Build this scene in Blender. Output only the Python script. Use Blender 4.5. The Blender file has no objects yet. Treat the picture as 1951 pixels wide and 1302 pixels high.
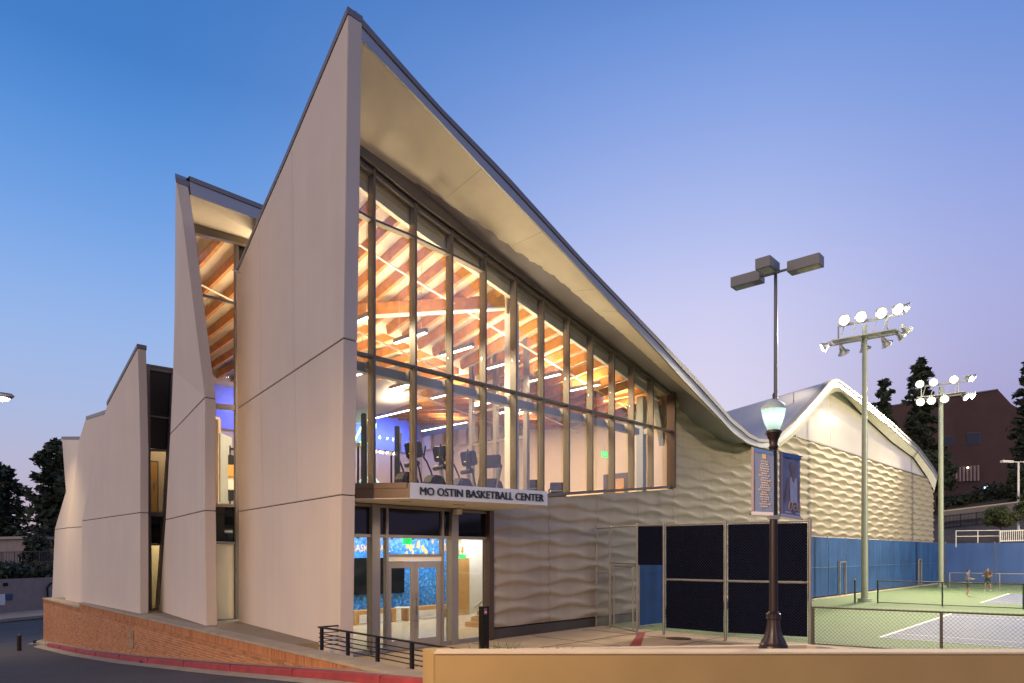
import bpy, bmesh, math, random
from mathutils import Vector, Matrix
random.seed(7)
R = math.radians
sc = bpy.context.scene
COL = sc.collection

# ------------------------------------------------------------------ camera, sky, sun, exposure
EYE, FOC, UC, VH = 2.5, 1300.0, 975.5, 1056.0      # eye height, focal length in photo pixels, principal column, horizon row
cam_d = bpy.data.cameras.new('camera'); cam = bpy.data.objects.new('camera', cam_d); COL.objects.link(cam)
cam.location = (0, 0, EYE); cam.rotation_euler = (R(90), 0, 0)
cam_d.sensor_width = 36; cam_d.lens = 24; cam_d.shift_y = (VH - 651) / 1951
cam_d.clip_start = 0.1; cam_d.clip_end = 6000
sc.camera = cam

world = bpy.data.worlds.new('World'); sc.world = world; world.use_nodes = True
wn = world.node_tree.nodes; wl = world.node_tree.links; wn.clear()
w_out = wn.new('ShaderNodeOutputWorld'); w_bg = wn.new('ShaderNodeBackground')
w_tc = wn.new('ShaderNodeTexCoord'); w_sep = wn.new('ShaderNodeSeparateXYZ')
wl.new(w_tc.outputs['Generated'], w_sep.inputs[0])
def srgb(r, g, b):
    f = lambda c: (c / 255 / 12.92) if c / 255 <= 0.04045 else ((c / 255 + 0.055) / 1.055) ** 2.4
    return (f(r), f(g), f(b), 1)
def ramp(stops):
    n = wn.new('ShaderNodeValToRGB'); n.color_ramp.interpolation = 'B_SPLINE'
    e = n.color_ramp.elements
    e[0].position, e[0].color = stops[0]; e[1].position, e[1].color = stops[-1]
    for p, c in stops[1:-1]:
        q = e.new(p); q.color = c
    wl.new(w_sep.outputs['Z'], n.inputs[0]); return n
# twilight sky: pink belt low down, lavender, then deep blue overhead; paler towards the afterglow azimuth
ra = ramp([(0.0, srgb(190, 152, 158)), (0.06, srgb(196, 180, 198)), (0.16, srgb(174, 188, 224)), (0.28, srgb(152, 184, 236)),
           (0.40, srgb(112, 162, 230)), (0.54, srgb(62, 130, 208)), (1.0, srgb(16, 60, 128))])
rb = ramp([(0.0, srgb(205, 186, 204)), (0.10, srgb(224, 212, 230)), (0.20, srgb(222, 215, 238)), (0.33, srgb(205, 206, 242)),
           (0.42, srgb(176, 190, 238)), (0.52, srgb(142, 168, 230)), (0.63, srgb(96, 142, 216)), (1.0, srgb(24, 70, 145))])
rc = ramp([(0.0, srgb(150, 138, 178)), (0.10, srgb(164, 154, 200)), (0.22, srgb(174, 172, 216)), (0.32, srgb(166, 174, 226)),
           (0.42, srgb(142, 162, 226)), (0.52, srgb(108, 146, 216)), (0.63, srgb(74, 124, 202)), (1.0, srgb(20, 66, 138))])
w_m1 = wn.new('ShaderNodeMix'); w_m1.data_type = 'RGBA'
w_m2 = wn.new('ShaderNodeMix'); w_m2.data_type = 'RGBA'
mr1 = wn.new('ShaderNodeMapRange'); mr1.inputs[1].default_value = -0.45; mr1.inputs[2].default_value = 0.22; mr1.interpolation_type = 'SMOOTHSTEP'
mr2 = wn.new('ShaderNodeMapRange'); mr2.inputs[1].default_value = 0.26; mr2.inputs[2].default_value = 0.62; mr2.interpolation_type = 'SMOOTHSTEP'
for m in (mr1, mr2): wl.new(w_sep.outputs['X'], m.inputs[0])
wl.new(mr1.outputs[0], w_m1.inputs[0]); wl.new(ra.outputs[0], w_m1.inputs[6]); wl.new(rb.outputs[0], w_m1.inputs[7])
wl.new(mr2.outputs[0], w_m2.inputs[0]); wl.new(w_m1.outputs[2], w_m2.inputs[6]); wl.new(rc.outputs[0], w_m2.inputs[7])
wl.new(w_m2.outputs[2], w_bg.inputs[0]); w_bg.inputs[1].default_value = 1.0
wl.new(w_bg.outputs[0], w_out.inputs[0])

sun_d = bpy.data.lights.new('afterglow', 'SUN'); sun = bpy.data.objects.new('afterglow', sun_d); COL.objects.link(sun)
sun_d.energy = 1.75; sun_d.angle = R(70); sun_d.color = (1.0, 0.70, 0.45)
sun.rotation_euler = Vector((0.62, 0.74, -0.28)).to_track_quat('-Z', 'Y').to_euler()   # light travels this way (afterglow behind the camera)
sc.view_settings.view_transform = 'Standard'; sc.view_settings.look = 'None'
sc.view_settings.exposure = 0; sc.view_settings.gamma = 1; sc.view_settings.use_curve_mapping = False
sc.render.engine = 'CYCLES'; sc.cycles.use_denoising = True
sc.cycles.max_bounces = 6; sc.cycles.diffuse_bounces = 3; sc.cycles.glossy_bounces = 3
sc.cycles.transmission_bounces = 4; sc.cycles.transparent_max_bounces = 24
sc.cycles.caustics_reflective = False; sc.cycles.caustics_refractive = False
sc.cycles.sample_clamp_indirect = 4.0

# ------------------------------------------------------------------ survey helpers (photo measurements -> real places)
K = (2215 - UC) / FOC; L_ = math.hypot(K, 1); CS, SN = K / L_, 1 / L_
N0 = -14.23236
def F(s, n, z):                      # facade frame: s along the glass front, n outwards, z up
    m = n + N0
    return Vector((s * CS + m * SN, s * SN - m * CS, z))
def ray(u, v): return ((u - UC) / FOC, 1.0, (VH - v) / FOC)
def sf(u, v, n=0.0):                 # photo point on the plane n -> (s, z)
    r = ray(u, v); t = (N0 + n) / (r[0] * SN - r[1] * CS)
    return r[0] * t * CS + t * SN, EYE + r[2] * t
def onF(u, v, n=0.0): s, z = sf(u, v, n); return F(s, n, z)
def onZ(u, v, z):
    r = ray(u, v); t = (z - EYE) / r[2]; return Vector((r[0] * t, t, z))
def onV(u, v, P, d):                 # vertical plane through P along d
    r = ray(u, v); a = P[0] * d[1] - P[1] * d[0]; t = a / (r[0] * d[1] - d[0])
    return Vector((r[0] * t, t, EYE + r[2] * t))
def at(u, v, Y): r = ray(u, v); return Vector((r[0] * Y, Y, EYE + r[2] * Y))
def sn_of(p): return p[0] * CS + p[1] * SN, p[0] * SN - p[1] * CS - N0
SD = Vector((CS, SN, 0)); ND = Vector((SN, -CS, 0)); ZU = Vector((0, 0, 1))
def interp(pts):
    pts = sorted(pts)
    def g(s):
        if s <= pts[0][0]:
            a, b = pts[0], pts[1]
        elif s >= pts[-1][0]:
            a, b = pts[-2], pts[-1]
        else:
            for a, b in zip(pts, pts[1:]):
                if a[0] <= s <= b[0]: break
        return a[1] + (b[1] - a[1]) * (s - a[0]) / (b[0] - a[0])
    return g

# ------------------------------------------------------------------ materials
MATS = {}
def mat(name, col, rough=0.6, metal=0.0, var=0.10, scale=2.0, bump=0.0, bscale=60.0, emit=0.0, spec=0.5, streak=0.0, coat=0.0):
    if name in MATS: return MATS[name]
    m = bpy.data.materials.new(name); m.use_nodes = True; MATS[name] = m
    nt = m.node_tree; b = nt.nodes['Principled BSDF']
    if len(col) == 3: col = (*col, 1)
    b.inputs['Roughness'].default_value = rough; b.inputs['Metallic'].default_value = metal
    b.inputs['Specular IOR Level'].default_value = spec
    b.inputs['Coat Weight'].default_value = coat
    tc = nt.nodes.new('ShaderNodeTexCoord')
    if var > 0:
        nz = nt.nodes.new('ShaderNodeTexNoise'); nz.inputs['Scale'].default_value = scale; nz.inputs['Detail'].default_value = 6
        nt.links.new(tc.outputs['Object'], nz.inputs['Vector'])
        mr = nt.nodes.new('ShaderNodeMapRange'); mr.inputs[1].default_value = 0.3; mr.inputs[2].default_value = 0.7
        mr.inputs[3].default_value = 1 - var; mr.inputs[4].default_value = 1 + var
        nt.links.new(nz.outputs['Fac'], mr.inputs[0])
        src = mr.outputs[0]
        if streak > 0:
            mp = nt.nodes.new('ShaderNodeMapping'); mp.inputs['Scale'].default_value = (1.6, 1.6, 0.06)
            nt.links.new(tc.outputs['Object'], mp.inputs[0])
            n2 = nt.nodes.new('ShaderNodeTexNoise'); n2.inputs['Scale'].default_value = 2.2; n2.inputs['Detail'].default_value = 5
            nt.links.new(mp.outputs[0], n2.inputs['Vector'])
            m2 = nt.nodes.new('ShaderNodeMapRange'); m2.inputs[1].default_value = 0.35; m2.inputs[2].default_value = 0.7
            m2.inputs[3].default_value = 1 + streak * 0.4; m2.inputs[4].default_value = 1 - streak
            nt.links.new(n2.outputs['Fac'], m2.inputs[0])
            mm = nt.nodes.new('ShaderNodeMath'); mm.operation = 'MULTIPLY'
            nt.links.new(src, mm.inputs[0]); nt.links.new(m2.outputs[0], mm.inputs[1]); src = mm.outputs[0]
        vm = nt.nodes.new('ShaderNodeVectorMath'); vm.operation = 'SCALE'; vm.inputs[0].default_value = col[:3]
        nt.links.new(src, vm.inputs['Scale']); nt.links.new(vm.outputs[0], b.inputs['Base Color'])
        r2 = nt.nodes.new('ShaderNodeMapRange'); r2.inputs[3].default_value = max(0.02, rough - 0.08); r2.inputs[4].default_value = min(1, rough + 0.08)
        nt.links.new(nz.outputs['Fac'], r2.inputs[0]); nt.links.new(r2.outputs[0], b.inputs['Roughness'])
    else:
        b.inputs['Base Color'].default_value = col
    if bump > 0:
        bn = nt.nodes.new('ShaderNodeTexNoise'); bn.inputs['Scale'].default_value = bscale; bn.inputs['Detail'].default_value = 4
        nt.links.new(tc.outputs['Object'], bn.inputs['Vector'])
        bp = nt.nodes.new('ShaderNodeBump'); bp.inputs['Strength'].default_value = bump; bp.inputs['Distance'].default_value = 0.02
        nt.links.new(bn.outputs['Fac'], bp.inputs['Height']); nt.links.new(bp.outputs[0], b.inputs['Normal'])
    if emit > 0:
        b.inputs['Emission Color'].default_value = col; b.inputs['Emission Strength'].default_value = emit
    return m
def glass(name, tint, refl=1.0, rough=0.0):
    m = bpy.data.materials.new(name); m.use_nodes = True; MATS[name] = m
    nt = m.node_tree; nt.nodes.clear()
    o = nt.nodes.new('ShaderNodeOutputMaterial'); tr = nt.nodes.new('ShaderNodeBsdfTransparent'); gl = nt.nodes.new('ShaderNodeBsdfGlossy')
    tr.inputs[0].default_value = (*tint, 1); gl.inputs['Roughness'].default_value = rough; gl.inputs[0].default_value = (1, 1, 1, 1)
    fr = nt.nodes.new('ShaderNodeFresnel'); fr.inputs[0].default_value = 1.5
    mu = nt.nodes.new('ShaderNodeMath'); mu.operation = 'MULTIPLY'; mu.inputs[1].default_value = refl; mu.use_clamp = True
    mx = nt.nodes.new('ShaderNodeMixShader')
    nt.links.new(fr.outputs[0], mu.inputs[0]); nt.links.new(mu.outputs[0], mx.inputs[0])
    nt.links.new(tr.outputs[0], mx.inputs[1]); nt.links.new(gl.outputs[0], mx.inputs[2]); nt.links.new(mx.outputs[0], o.inputs[0])
    return m
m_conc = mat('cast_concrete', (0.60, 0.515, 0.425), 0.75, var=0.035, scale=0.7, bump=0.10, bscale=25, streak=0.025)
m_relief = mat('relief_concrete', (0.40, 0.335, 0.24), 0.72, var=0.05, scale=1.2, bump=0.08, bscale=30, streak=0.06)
m_coping = mat('coping_metal', (0.21, 0.195, 0.20), 0.55, 0.35, var=0.05)
m_shadowgap = mat('joint_sealant', (0.03, 0.027, 0.025), 0.8, var=0)
m_fascia = mat('fascia_metal', (0.36, 0.37, 0.39), 0.5, 0.4, var=0.06, scale=0.7)
m_roof = mat('roof_metal', (0.34, 0.32, 0.34), 0.5, 0.5, var=0.07, scale=0.5)
m_soffit = mat('soffit_plaster', (0.80, 0.735, 0.60), 0.75, var=0.05, scale=0.8, streak=0.03)
m_alum = mat('bronze_aluminium', (0.175, 0.15, 0.125), 0.45, 0.25, var=0.05)
m_dalum = mat('dark_aluminium', (0.11, 0.10, 0.095), 0.4, 0.6, var=0.05)
m_steel = mat('painted_grey_steel', (0.28, 0.31, 0.31), 0.5, 0.2, var=0.04)
m_glass = glass('window_glass', (0.94, 0.955, 0.945), 0.24)
m_dglass = mat('dark_spandrel_glass', (0.006, 0.008, 0.011), 0.06, 0, var=0)
m_frost = mat('frosted_pane', (0.78, 0.70, 0.52), 0.35, 0, var=0.04)
m_wood = mat('glulam_wood', (0.45, 0.19, 0.048), 0.55, var=0.22, scale=5, streak=0.15)
m_wood2 = mat('oak_wood', (0.52, 0.29, 0.10), 0.45, var=0.12, scale=3)
m_white = mat('white_paint', (0.78, 0.74, 0.66), 0.7, var=0.03)
m_peach = mat('interior_wall_paint', (0.62, 0.51, 0.42), 0.75, var=0.03)
m_carpet = mat('gym_floor', (0.30, 0.28, 0.25), 0.8, var=0.1)
m_terrazzo = mat('lobby_floor', (0.66, 0.58, 0.44), 0.22, var=0.05, scale=8)
m_mural = None
m_pave = mat('paving_concrete', (0.42, 0.31, 0.20), 0.85, var=0.13, scale=0.9, bump=0.15)
m_asph = mat('asphalt', (0.050, 0.048, 0.050), 0.85, var=0.25, scale=0.8, bump=0.4, bscale=90)
m_curbred = mat('red_curb_paint', (0.27, 0.034, 0.032), 0.6, var=0.25, scale=3)
m_curb = mat('curb_concrete', (0.33, 0.27, 0.19), 0.85, var=0.15, scale=2)
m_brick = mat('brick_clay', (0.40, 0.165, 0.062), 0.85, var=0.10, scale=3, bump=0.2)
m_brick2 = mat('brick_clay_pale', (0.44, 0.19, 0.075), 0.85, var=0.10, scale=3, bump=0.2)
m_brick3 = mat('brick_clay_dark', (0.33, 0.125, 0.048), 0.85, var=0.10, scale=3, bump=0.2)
m_mortar = mat('mortar', (0.62, 0.46, 0.28), 0.9, var=0.1)
m_stucco = mat('tan_stucco', (0.34, 0.235, 0.10), 0.85, var=0.07, scale=1.4, bump=0.25, bscale=120)
m_cap = mat('parapet_cap', (0.55, 0.44, 0.30), 0.8, var=0.08)
m_black = mat('black_paint', (0.010, 0.009, 0.009), 0.5, 0.0, var=0, spec=0.25)
m_bronze = mat('dark_bronze_paint', (0.030, 0.018, 0.016), 0.38, 0.3, var=0.15, scale=6)
m_galv = mat('galvanised_steel', (0.33, 0.31, 0.28), 0.5, 0.7, var=0.12, scale=4)
m_wire = mat('chain_link_wire', (0.34, 0.33, 0.30), 0.5, 0.6, var=0)
m_dwire = mat('coated_wire', (0.045, 0.045, 0.05), 0.6, 0.0, var=0, spec=0.2)
m_navy = mat('navy_windscreen', (0.005, 0.007, 0.020), 0.95, var=0.15, scale=5, spec=0.04)
m_blue = mat('blue_windscreen', (0.022, 0.085, 0.24), 0.7, var=0.22, scale=0.8, streak=0.28)
m_green = mat('court_green', (0.15, 0.23, 0.095), 0.8, var=0.10, scale=0.7)
m_court = mat('court_blue', (0.13, 0.155, 0.25), 0.75, var=0.08, scale=0.7)
m_line = mat('court_line_paint', (0.78, 0.78, 0.74), 0.7, var=0.05)
m_polegrn = mat('pole_paint', (0.30, 0.33, 0.25), 0.45, 0.2, var=0.06)
m_greym = mat('lamp_housing', (0.16, 0.155, 0.15), 0.45, 0.4, var=0.06)
m_floodb = mat('floodlight_body', (0.40, 0.42, 0.37), 0.4, 0.6, var=0.05)
m_lens = mat('floodlight_lens', (1.0, 0.97, 0.88), 0.3, var=0, emit=60)
m_lens2 = mat('floodlight_lens_dim', (0.9, 1.0, 0.88), 0.3, var=0, emit=12)
m_ring = mat('lit_reflector', (1.0, .95, .80), .3, var=0, emit=.55)
m_offlens = mat('unlit_lens', (0.42, 0.40, 0.26), 0.25, var=0.2, scale=8)
m_pend = mat('pendant_lens', (1.0, 0.93, 0.80), 0.4, var=0, emit=9)
m_strip = mat('light_strip', (1.0, 0.96, 0.9), 0.4, var=0, emit=8)
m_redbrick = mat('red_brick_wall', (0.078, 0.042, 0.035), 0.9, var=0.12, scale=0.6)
m_leaf = mat('dark_foliage', (0.030, 0.042, 0.022), 0.8, var=0.4, scale=2)
m_leaf2 = mat('shrub_foliage', (0.060, 0.075, 0.025), 0.75, var=0.4, scale=3)
m_leaf3 = mat('painted_amber_lit_foliage', (0.22, 0.10, 0.02), 0.8, var=0.4, scale=3)  # amber lamplight on the bush, painted into its leaf colour
m_bark = mat('bark', (0.05, 0.035, 0.025), 0.9, var=0.2)
m_soil = mat('dry_soil', (0.10, 0.07, 0.04), 0.95, var=0.3, scale=1)
m_ground = mat('ground_earth', (0.05, 0.045, 0.035), 0.95, var=0.3, scale=0.3)
m_grass = mat('grass_blade', (0.10, 0.15, 0.04), 0.8, var=0.3)
m_signface = mat('sign_panel_metal', (0.60, 0.66, 0.72), 0.45, 0.0, var=0.03)
m_letter = mat('sign_letter_metal', (0.045, 0.048, 0.052), 0.4, 0.5, var=0)
m_canopy = mat('canopy_cladding', (0.14, 0.095, 0.075), 0.45, 0.4, var=0.06)
m_exit = mat('exit_sign_green', (0.02, 0.75, 0.18), 0.5, var=0, emit=1.6)
m_silver = mat('machine_silver', (0.50, 0.46, 0.38), 0.4, 0.5, var=0.04)
m_screen = mat('dark_screen', (0.008, 0.010, 0.012), 0.12, var=0)
m_neon = mat('neon_tube', (0.55, 1.0, 0.15), 0.4, var=0, emit=3.5)
m_plate = mat('amber_plate', (0.62, 0.33, 0.06), 0.5, var=0.05)
m_globe = mat('lamp_globe_glass', (0.80, 0.97, 0.92), 0.25, var=0, emit=0.85)
def translucent(name, col):
    m = bpy.data.materials.new(name); m.use_nodes = True; nt = m.node_tree; nt.nodes.clear()
    o = nt.nodes.new('ShaderNodeOutputMaterial'); a = nt.nodes.new('ShaderNodeBsdfTranslucent'); g = nt.nodes.new('ShaderNodeBsdfGlossy'); x = nt.nodes.new('ShaderNodeMixShader')
    a.inputs[0].default_value = (*col, 1); g.inputs['Roughness'].default_value = .2; x.inputs[0].default_value = .08
    nt.links.new(a.outputs[0], x.inputs[1]); nt.links.new(g.outputs[0], x.inputs[2]); nt.links.new(x.outputs[0], o.inputs[0]); return m
m_globe2 = translucent('globe_diffuser', (0.78, 0.95, 0.90))
m_globetop = mat('lamp_globe_cap', (0.36, 0.44, 0.43), 0.35, var=0.05)
m_gable = mat('translucent_gable_panel', (0.60, 0.55, 0.46), 0.16, var=0.03, scale=0.6, coat=0.3)

# ------------------------------------------------------------------ mesh builder
class MB:
    def __init__(s): s.v, s.f, s.m = [], [], []
    def poly(s, pts, mi=0):
        i = len(s.v); s.v += [tuple(p) for p in pts]; s.f.append(tuple(range(i, i + len(pts)))); s.m.append(mi); return s
    def prism(s, pts, vec, mi=0):
        vec = Vector(vec); i = len(s.v); n = len(pts)
        s.v += [tuple(p) for p in pts] + [tuple(Vector(p) + vec) for p in pts]
        s.f += [tuple(range(i, i + n)), tuple(range(i + 2 * n - 1, i + n - 1, -1))]
        s.f += [(i + k, i + n + k, i + n + (k + 1) % n, i + (k + 1) % n) for k in range(n)]
        s.m += [mi] * (n + 2); return s
    def box(s, c, ax, ay, az, mi=0):                     # centre and three half-axes
        c, ax, ay, az = map(Vector, (c, ax, ay, az))
        return s.prism([c - ax - ay - az, c + ax - ay - az, c + ax + ay - az, c - ax + ay - az], az * 2, mi)
    def abox(s, x0, x1, y0, y1, z0, z1, mi=0):
        return s.prism([(x0, y0, z0), (x1, y0, z0), (x1, y1, z0), (x0, y1, z0)], (0, 0, z1 - z0), mi)
    def fbox(s, s0, s1, n0, n1, z0, z1, mi=0):           # box in the facade frame
        return s.prism([F(s0, n0, z0), F(s1, n0, z0), F(s1, n1, z0), F(s0, n1, z0)], (0, 0, z1 - z0), mi)
    def bar(s, p, q, w, h=None, up=ZU, mi=0):
        p, q = Vector(p), Vector(q); d = (q - p).normalized(); h = w if h is None else h
        x = d.cross(up)
        x = d.cross(Vector((1, 0, 0))) if x.length < 1e-3 else x
        x.normalize(); y = x.cross(d)
        return s.prism([p - x * w / 2 - y * h / 2, p + x * w / 2 - y * h / 2, p + x * w / 2 + y * h / 2, p - x * w / 2 + y * h / 2], q - p, mi)
    def tube(s, p, q, r0, r1=None, n=12, mi=0, cap=True):
        p, q = Vector(p), Vector(q); r1 = r0 if r1 is None else r1; d = (q - p).normalized()
        x = d.cross(ZU if abs(d.z) < 0.95 else Vector((1, 0, 0))).normalized(); y = d.cross(x)
        i = len(s.v)
        for c, r in ((p, r0), (q, r1)):
            s.v += [tuple(c + x * r * math.cos(2 * math.pi * k / n) + y * r * math.sin(2 * math.pi * k / n)) for k in range(n)]
        s.f += [(i + k, i + (k + 1) % n, i + n + (k + 1) % n, i + n + k) for k in range(n)]; s.m += [mi] * n
        if cap:
            s.f += [tuple(range(i + n - 1, i - 1, -1)), tuple(range(i + n, i + 2 * n))]; s.m += [mi] * 2
        return s
    def path(s, pts, r, n=6, mi=0):
        for a, b in zip(pts, pts[1:]): s.tube(a, b, r, r, n, mi)
        return s
    def lathe(s, c, prof, n=24, mi=0, axis=ZU, flute=0.0):
        c = Vector(c); d = Vector(axis).normalized()
        x = d.cross(ZU if abs(d.z) < 0.95 else Vector((1, 0, 0))).normalized(); y = d.cross(x); i = len(s.v)
        for r, h in prof:
            for k in range(n):
                rr = r * (1 - (flute if k % 2 else 0)); a = 2 * math.pi * k / n
                s.v.append(tuple(c + d * h + x * rr * math.cos(a) + y * rr * math.sin(a)))
        for j in range(len(prof) - 1):
            for k in range(n):
                s.f.append((i + j * n + k, i + j * n + (k + 1) % n, i + (j + 1) * n + (k + 1) % n, i + (j + 1) * n + k)); s.m.append(mi)
        s.f += [tuple(range(i + n - 1, i - 1, -1)), tuple(range(i + (len(prof) - 1) * n, i + len(prof) * n))]; s.m += [mi] * 2
        return s
    def grid(s, rows, mi=0):
        i = len(s.v); nr, nc = len(rows), len(rows[0])
        for r in rows: s.v += [tuple(p) for p in r]
        for a in range(nr - 1):
            for b in range(nc - 1):
                s.f.append((i + a * nc + b, i + a * nc + b + 1, i + (a + 1) * nc + b + 1, i + (a + 1) * nc + b)); s.m.append(mi)
        return s
    def build(s, name, mats, parent=None, smooth=False, kind=None, label=None, bevel=0.0):
        me = bpy.data.meshes.new(name); me.from_pydata(s.v, [], s.f)
        mats = mats if isinstance(mats, (list, tuple)) else [mats]
        for m in mats: me.materials.append(m)
        if len(mats) > 1: me.polygons.foreach_set('material_index', s.m)
        bm = bmesh.new(); bm.from_mesh(me); bmesh.ops.recalc_face_normals(bm, faces=bm.faces)
        if bevel > 0:
            bmesh.ops.bevel(bm, geom=[e for e in bm.edges if len(e.link_faces) == 2 and e.calc_face_angle(0) > 0.6], offset=bevel, segments=2, affect='EDGES', clamp_overlap=True)
        bm.to_mesh(me); bm.free()
        if smooth:
            me.polygons.foreach_set('use_smooth', [True] * len(me.polygons))
            me.set_sharp_from_angle(angle=R(40))
        o = bpy.data.objects.new(name, me); COL.objects.link(o)
        if parent: o.parent = parent
        if kind: o['kind'] = kind
        if label: o['label'] = label
        return o
def thing(name, label, cat, group=None, loc=(0, 0, 0)):
    o = bpy.data.objects.new(name, None); COL.objects.link(o); o.location = loc; o.empty_display_size = 0.2
    o['label'] = label; o['category'] = cat
    if group: o['group'] = group
    return o
def tag(o, label, cat, group=None):
    o['label'] = label; o['category'] = cat
    if group: o['group'] = group
    return o
def struct(mb, name, m, **k): return mb.build(name, m, kind='structure', **k)
def lamp(name, typ, loc, energy, color, parent=None, target=None, size=0.2, size_y=None, spot=120, blend=0.6):
    d = bpy.data.lights.new(name, typ); d.energy = energy; d.color = color
    if typ == 'AREA':
        d.size = size
        if size_y: d.shape = 'RECTANGLE'; d.size_y = size_y
    elif typ == 'SPOT':
        d.spot_size = R(spot); d.spot_blend = blend; d.shadow_soft_size = size
    else: d.shadow_soft_size = size
    o = bpy.data.objects.new(name, d); COL.objects.link(o); o.location = loc
    if target is not None: o.rotation_euler = (Vector(target) - Vector(loc)).to_track_quat('-Z', 'Y').to_euler()
    if parent: o.parent = parent
    return o
def text_mesh(name, body, size, m, parent, origin, xdir, ydir, extrude=0.01, shear=0.0, align='LEFT', offset=0.0, width=None, space=1.0):
    c = bpy.data.curves.new(name, 'FONT'); c.body = body; c.size = size; c.extrude = extrude; c.align_x = align; c.shear = shear; c.offset = offset; c.space_character = space
    c.resolution_u = 3
    t = bpy.data.objects.new(name + '_src', c); COL.objects.link(t)
    dg = bpy.context.evaluated_depsgraph_get(); me = bpy.data.meshes.new_from_object(t.evaluated_get(dg))
    bpy.data.objects.remove(t); bpy.data.curves.remove(c)
    me.materials.clear(); me.materials.append(m); me.name = name
    xd, yd = Vector(xdir).normalized(), Vector(ydir).normalized(); zd = xd.cross(yd)
    k = 1.0
    if width:
        xs = [v.co.x for v in me.vertices]; k = width / (max(xs) - min(xs))
    for v in me.vertices:
        v.co = Vector(origin) + xd * v.co.x * k + yd * v.co.y + zd * v.co.z
    o = bpy.data.objects.new(name, me); COL.objects.link(o)
    if parent: o.parent = parent
    return o

# ------------------------------------------------------------------ main building: faceted concrete walls
T = 0.553                                   # terrace level (entrance paving is 0)
OV = 1.8                                    # roof overhang in front of the glass
bld = thing('basketball_center', 'tall angular training building with white fin walls, swooping roof and glowing window wall', 'building')
dA = Vector(((-38 - UC) / FOC, 1, 0)).normalized()
FA = onF(647, 1233.7, OV)
P_B, P_C = onF(393.8, 1193.2, -4.47), onF(267.6, 1169.6, -9.93)
dC = Vector(((-296 - UC) / FOC, 1, 0)).normalized()
def concrete_wall(front_n, plane, d, corner, left, top, joints, thick, cop=0.15):
    """corner / left: photo points from bottom to top; top: photo points left to right between left[-1] and corner[-1]."""
    flat = plane is FA
    on_c = (lambda u, v: onV(u, v, plane, d)) if flat else (lambda u, v: onF(u, v, front_n))
    cp = [on_c(u, v) for u, v in corner]
    lp = [p if isinstance(p, Vector) else onV(*p, plane, d) for p in left]
    tp = [onV(u, v, plane, d) for u, v in top]
    cp[0].z = lp[0].z = min(cp[0].z, lp[0].z) if plane is not FA else 0.0
    tv = SD * thick
    def zcut(pl, z):
        for a, b in zip(pl, pl[1:]):
            if a.z <= z <= b.z: return a.lerp(b, (z - a.z) / max(1e-6, b.z - a.z))
        return pl[-1]
    prev = None
    lev = [(onV(*l, plane, d), on_c(*c)) for l, c in joints]
    g = 0.011
    edges = [(lp[0], cp[0])] + lev + [None]
    for k in range(len(edges) - 1):
        lo, hi = edges[k], edges[k + 1]
        zl0, zc0 = lo[0].z + (g if k else 0), lo[1].z + (g if k else 0)
        pts = [zcut(lp, zl0), zcut(cp, zc0)]
        if hi:
            zl1, zc1 = hi[0].z - g, hi[1].z - g
            pts += [p for p in cp if zc0 + 0.02 < p.z < zc1 - 0.02] + [zcut(cp, zc1), zcut(lp, zl1)]
            pts += [p for p in reversed(lp) if zl0 + 0.02 < p.z < zl1 - 0.02]
        else:
            dn = Vector((0, 0, -cop))
            pts += [p for p in cp[:-1] if p.z > zc0 + 0.02 and p.z < cp[-1].z - cop] + [cp[-1] + dn] + [p + dn for p in reversed(tp)] + [lp[-1] + dn]
            pts += [p for p in reversed(lp[:-1]) if p.z > zl0 + 0.02 and p.z < lp[-1].z - cop]
        MB().prism(pts, tv).build('wall_panel', m_conc, bld, bevel=0.012)
        if hi:
            a, b = zcut(lp, hi[0].z), zcut(cp, hi[1].z); e = (b - a).normalized() * 0.025; h = Vector((0, 0, 0.03)); i = SD * 0.02
            MB().prism([a + e - h + i, b - e - h + i, b - e + h + i, a + e + h + i], tv - SD * 0.04).build('joint_seal', m_shadowgap, bld)
    tl = [lp[-1]] + tp + [cp[-1]]
    w = d.cross(ZU).normalized() * 0.0
    for p, q in zip(tl, tl[1:]):
        out = SD * -0.02
        MB().prism([p + out + Vector((0, 0, -cop + 0.01)), q + out + Vector((0, 0, -cop + 0.01)), q + out, p + out], tv + SD * 0.04).build('coping', m_coping, bld)
    return lp, cp
lA, cA = concrete_wall(OV, FA, dA, [(647, 1233.7), (650.9, 943), (655.2, 644.5), (663.6, 13.3)],
    [(454.6, 1183.6), (455, 975), (452.5, 779), (451, 513)], [(475, 457), (500, 398), (543, 300)],
    [((455, 975), (651, 943)), ((452.5, 779), (655.2, 644.5))], 0.33)
m_seam = mat('panel_seam', (0.36, 0.31, 0.27), .8, var=0)
for (ua, va, ub, vb) in ((494, 425, 497, 745), (497.5, 752, 501, 962), (556, 270, 561, 706), (562, 713, 567, 951)):
    p, q = onV(ua, va, FA, dA), onV(ub, vb, FA, dA); MB().prism([p - dA * .004, p + dA * .004, q + dA * .004, q - dA * .004], SD * -.0015).build('panel_seam', m_seam, bld)
concrete_wall(-4.47, P_B, dA, [(393.8, 1193.2), (391, 973), (391, 758), (346.6, 405), (337, 338)],
    [(303.6, 1164.4), (316, 990.7), (324.8, 827.5), (330.4, 705), at(333, 584, 20.6), at(335, 331, 19.2)], [],
    [((316, 990.7), (391, 973)), ((324.8, 827.5), (391, 757.5))], 0.29)
concrete_wall(-9.93, P_C, dC, [(267.6, 1169.6), (267.6, 977), (267.8, 858), (265.3, 741), (262.8, 655.5)],
    [(155.6, 1147.2), (156.2, 993), (191, 833.5), (202, 780), (204.5, 766)], [],
    [((156.2, 993), (267.6, 977))], 0.25)
P_D = onV(156, 1147, P_C, dC) + Vector((0.05, 0.55, 0)); P_D.z = 0
P_E = P_D + Vector((0.05, 0.5, 0))
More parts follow.
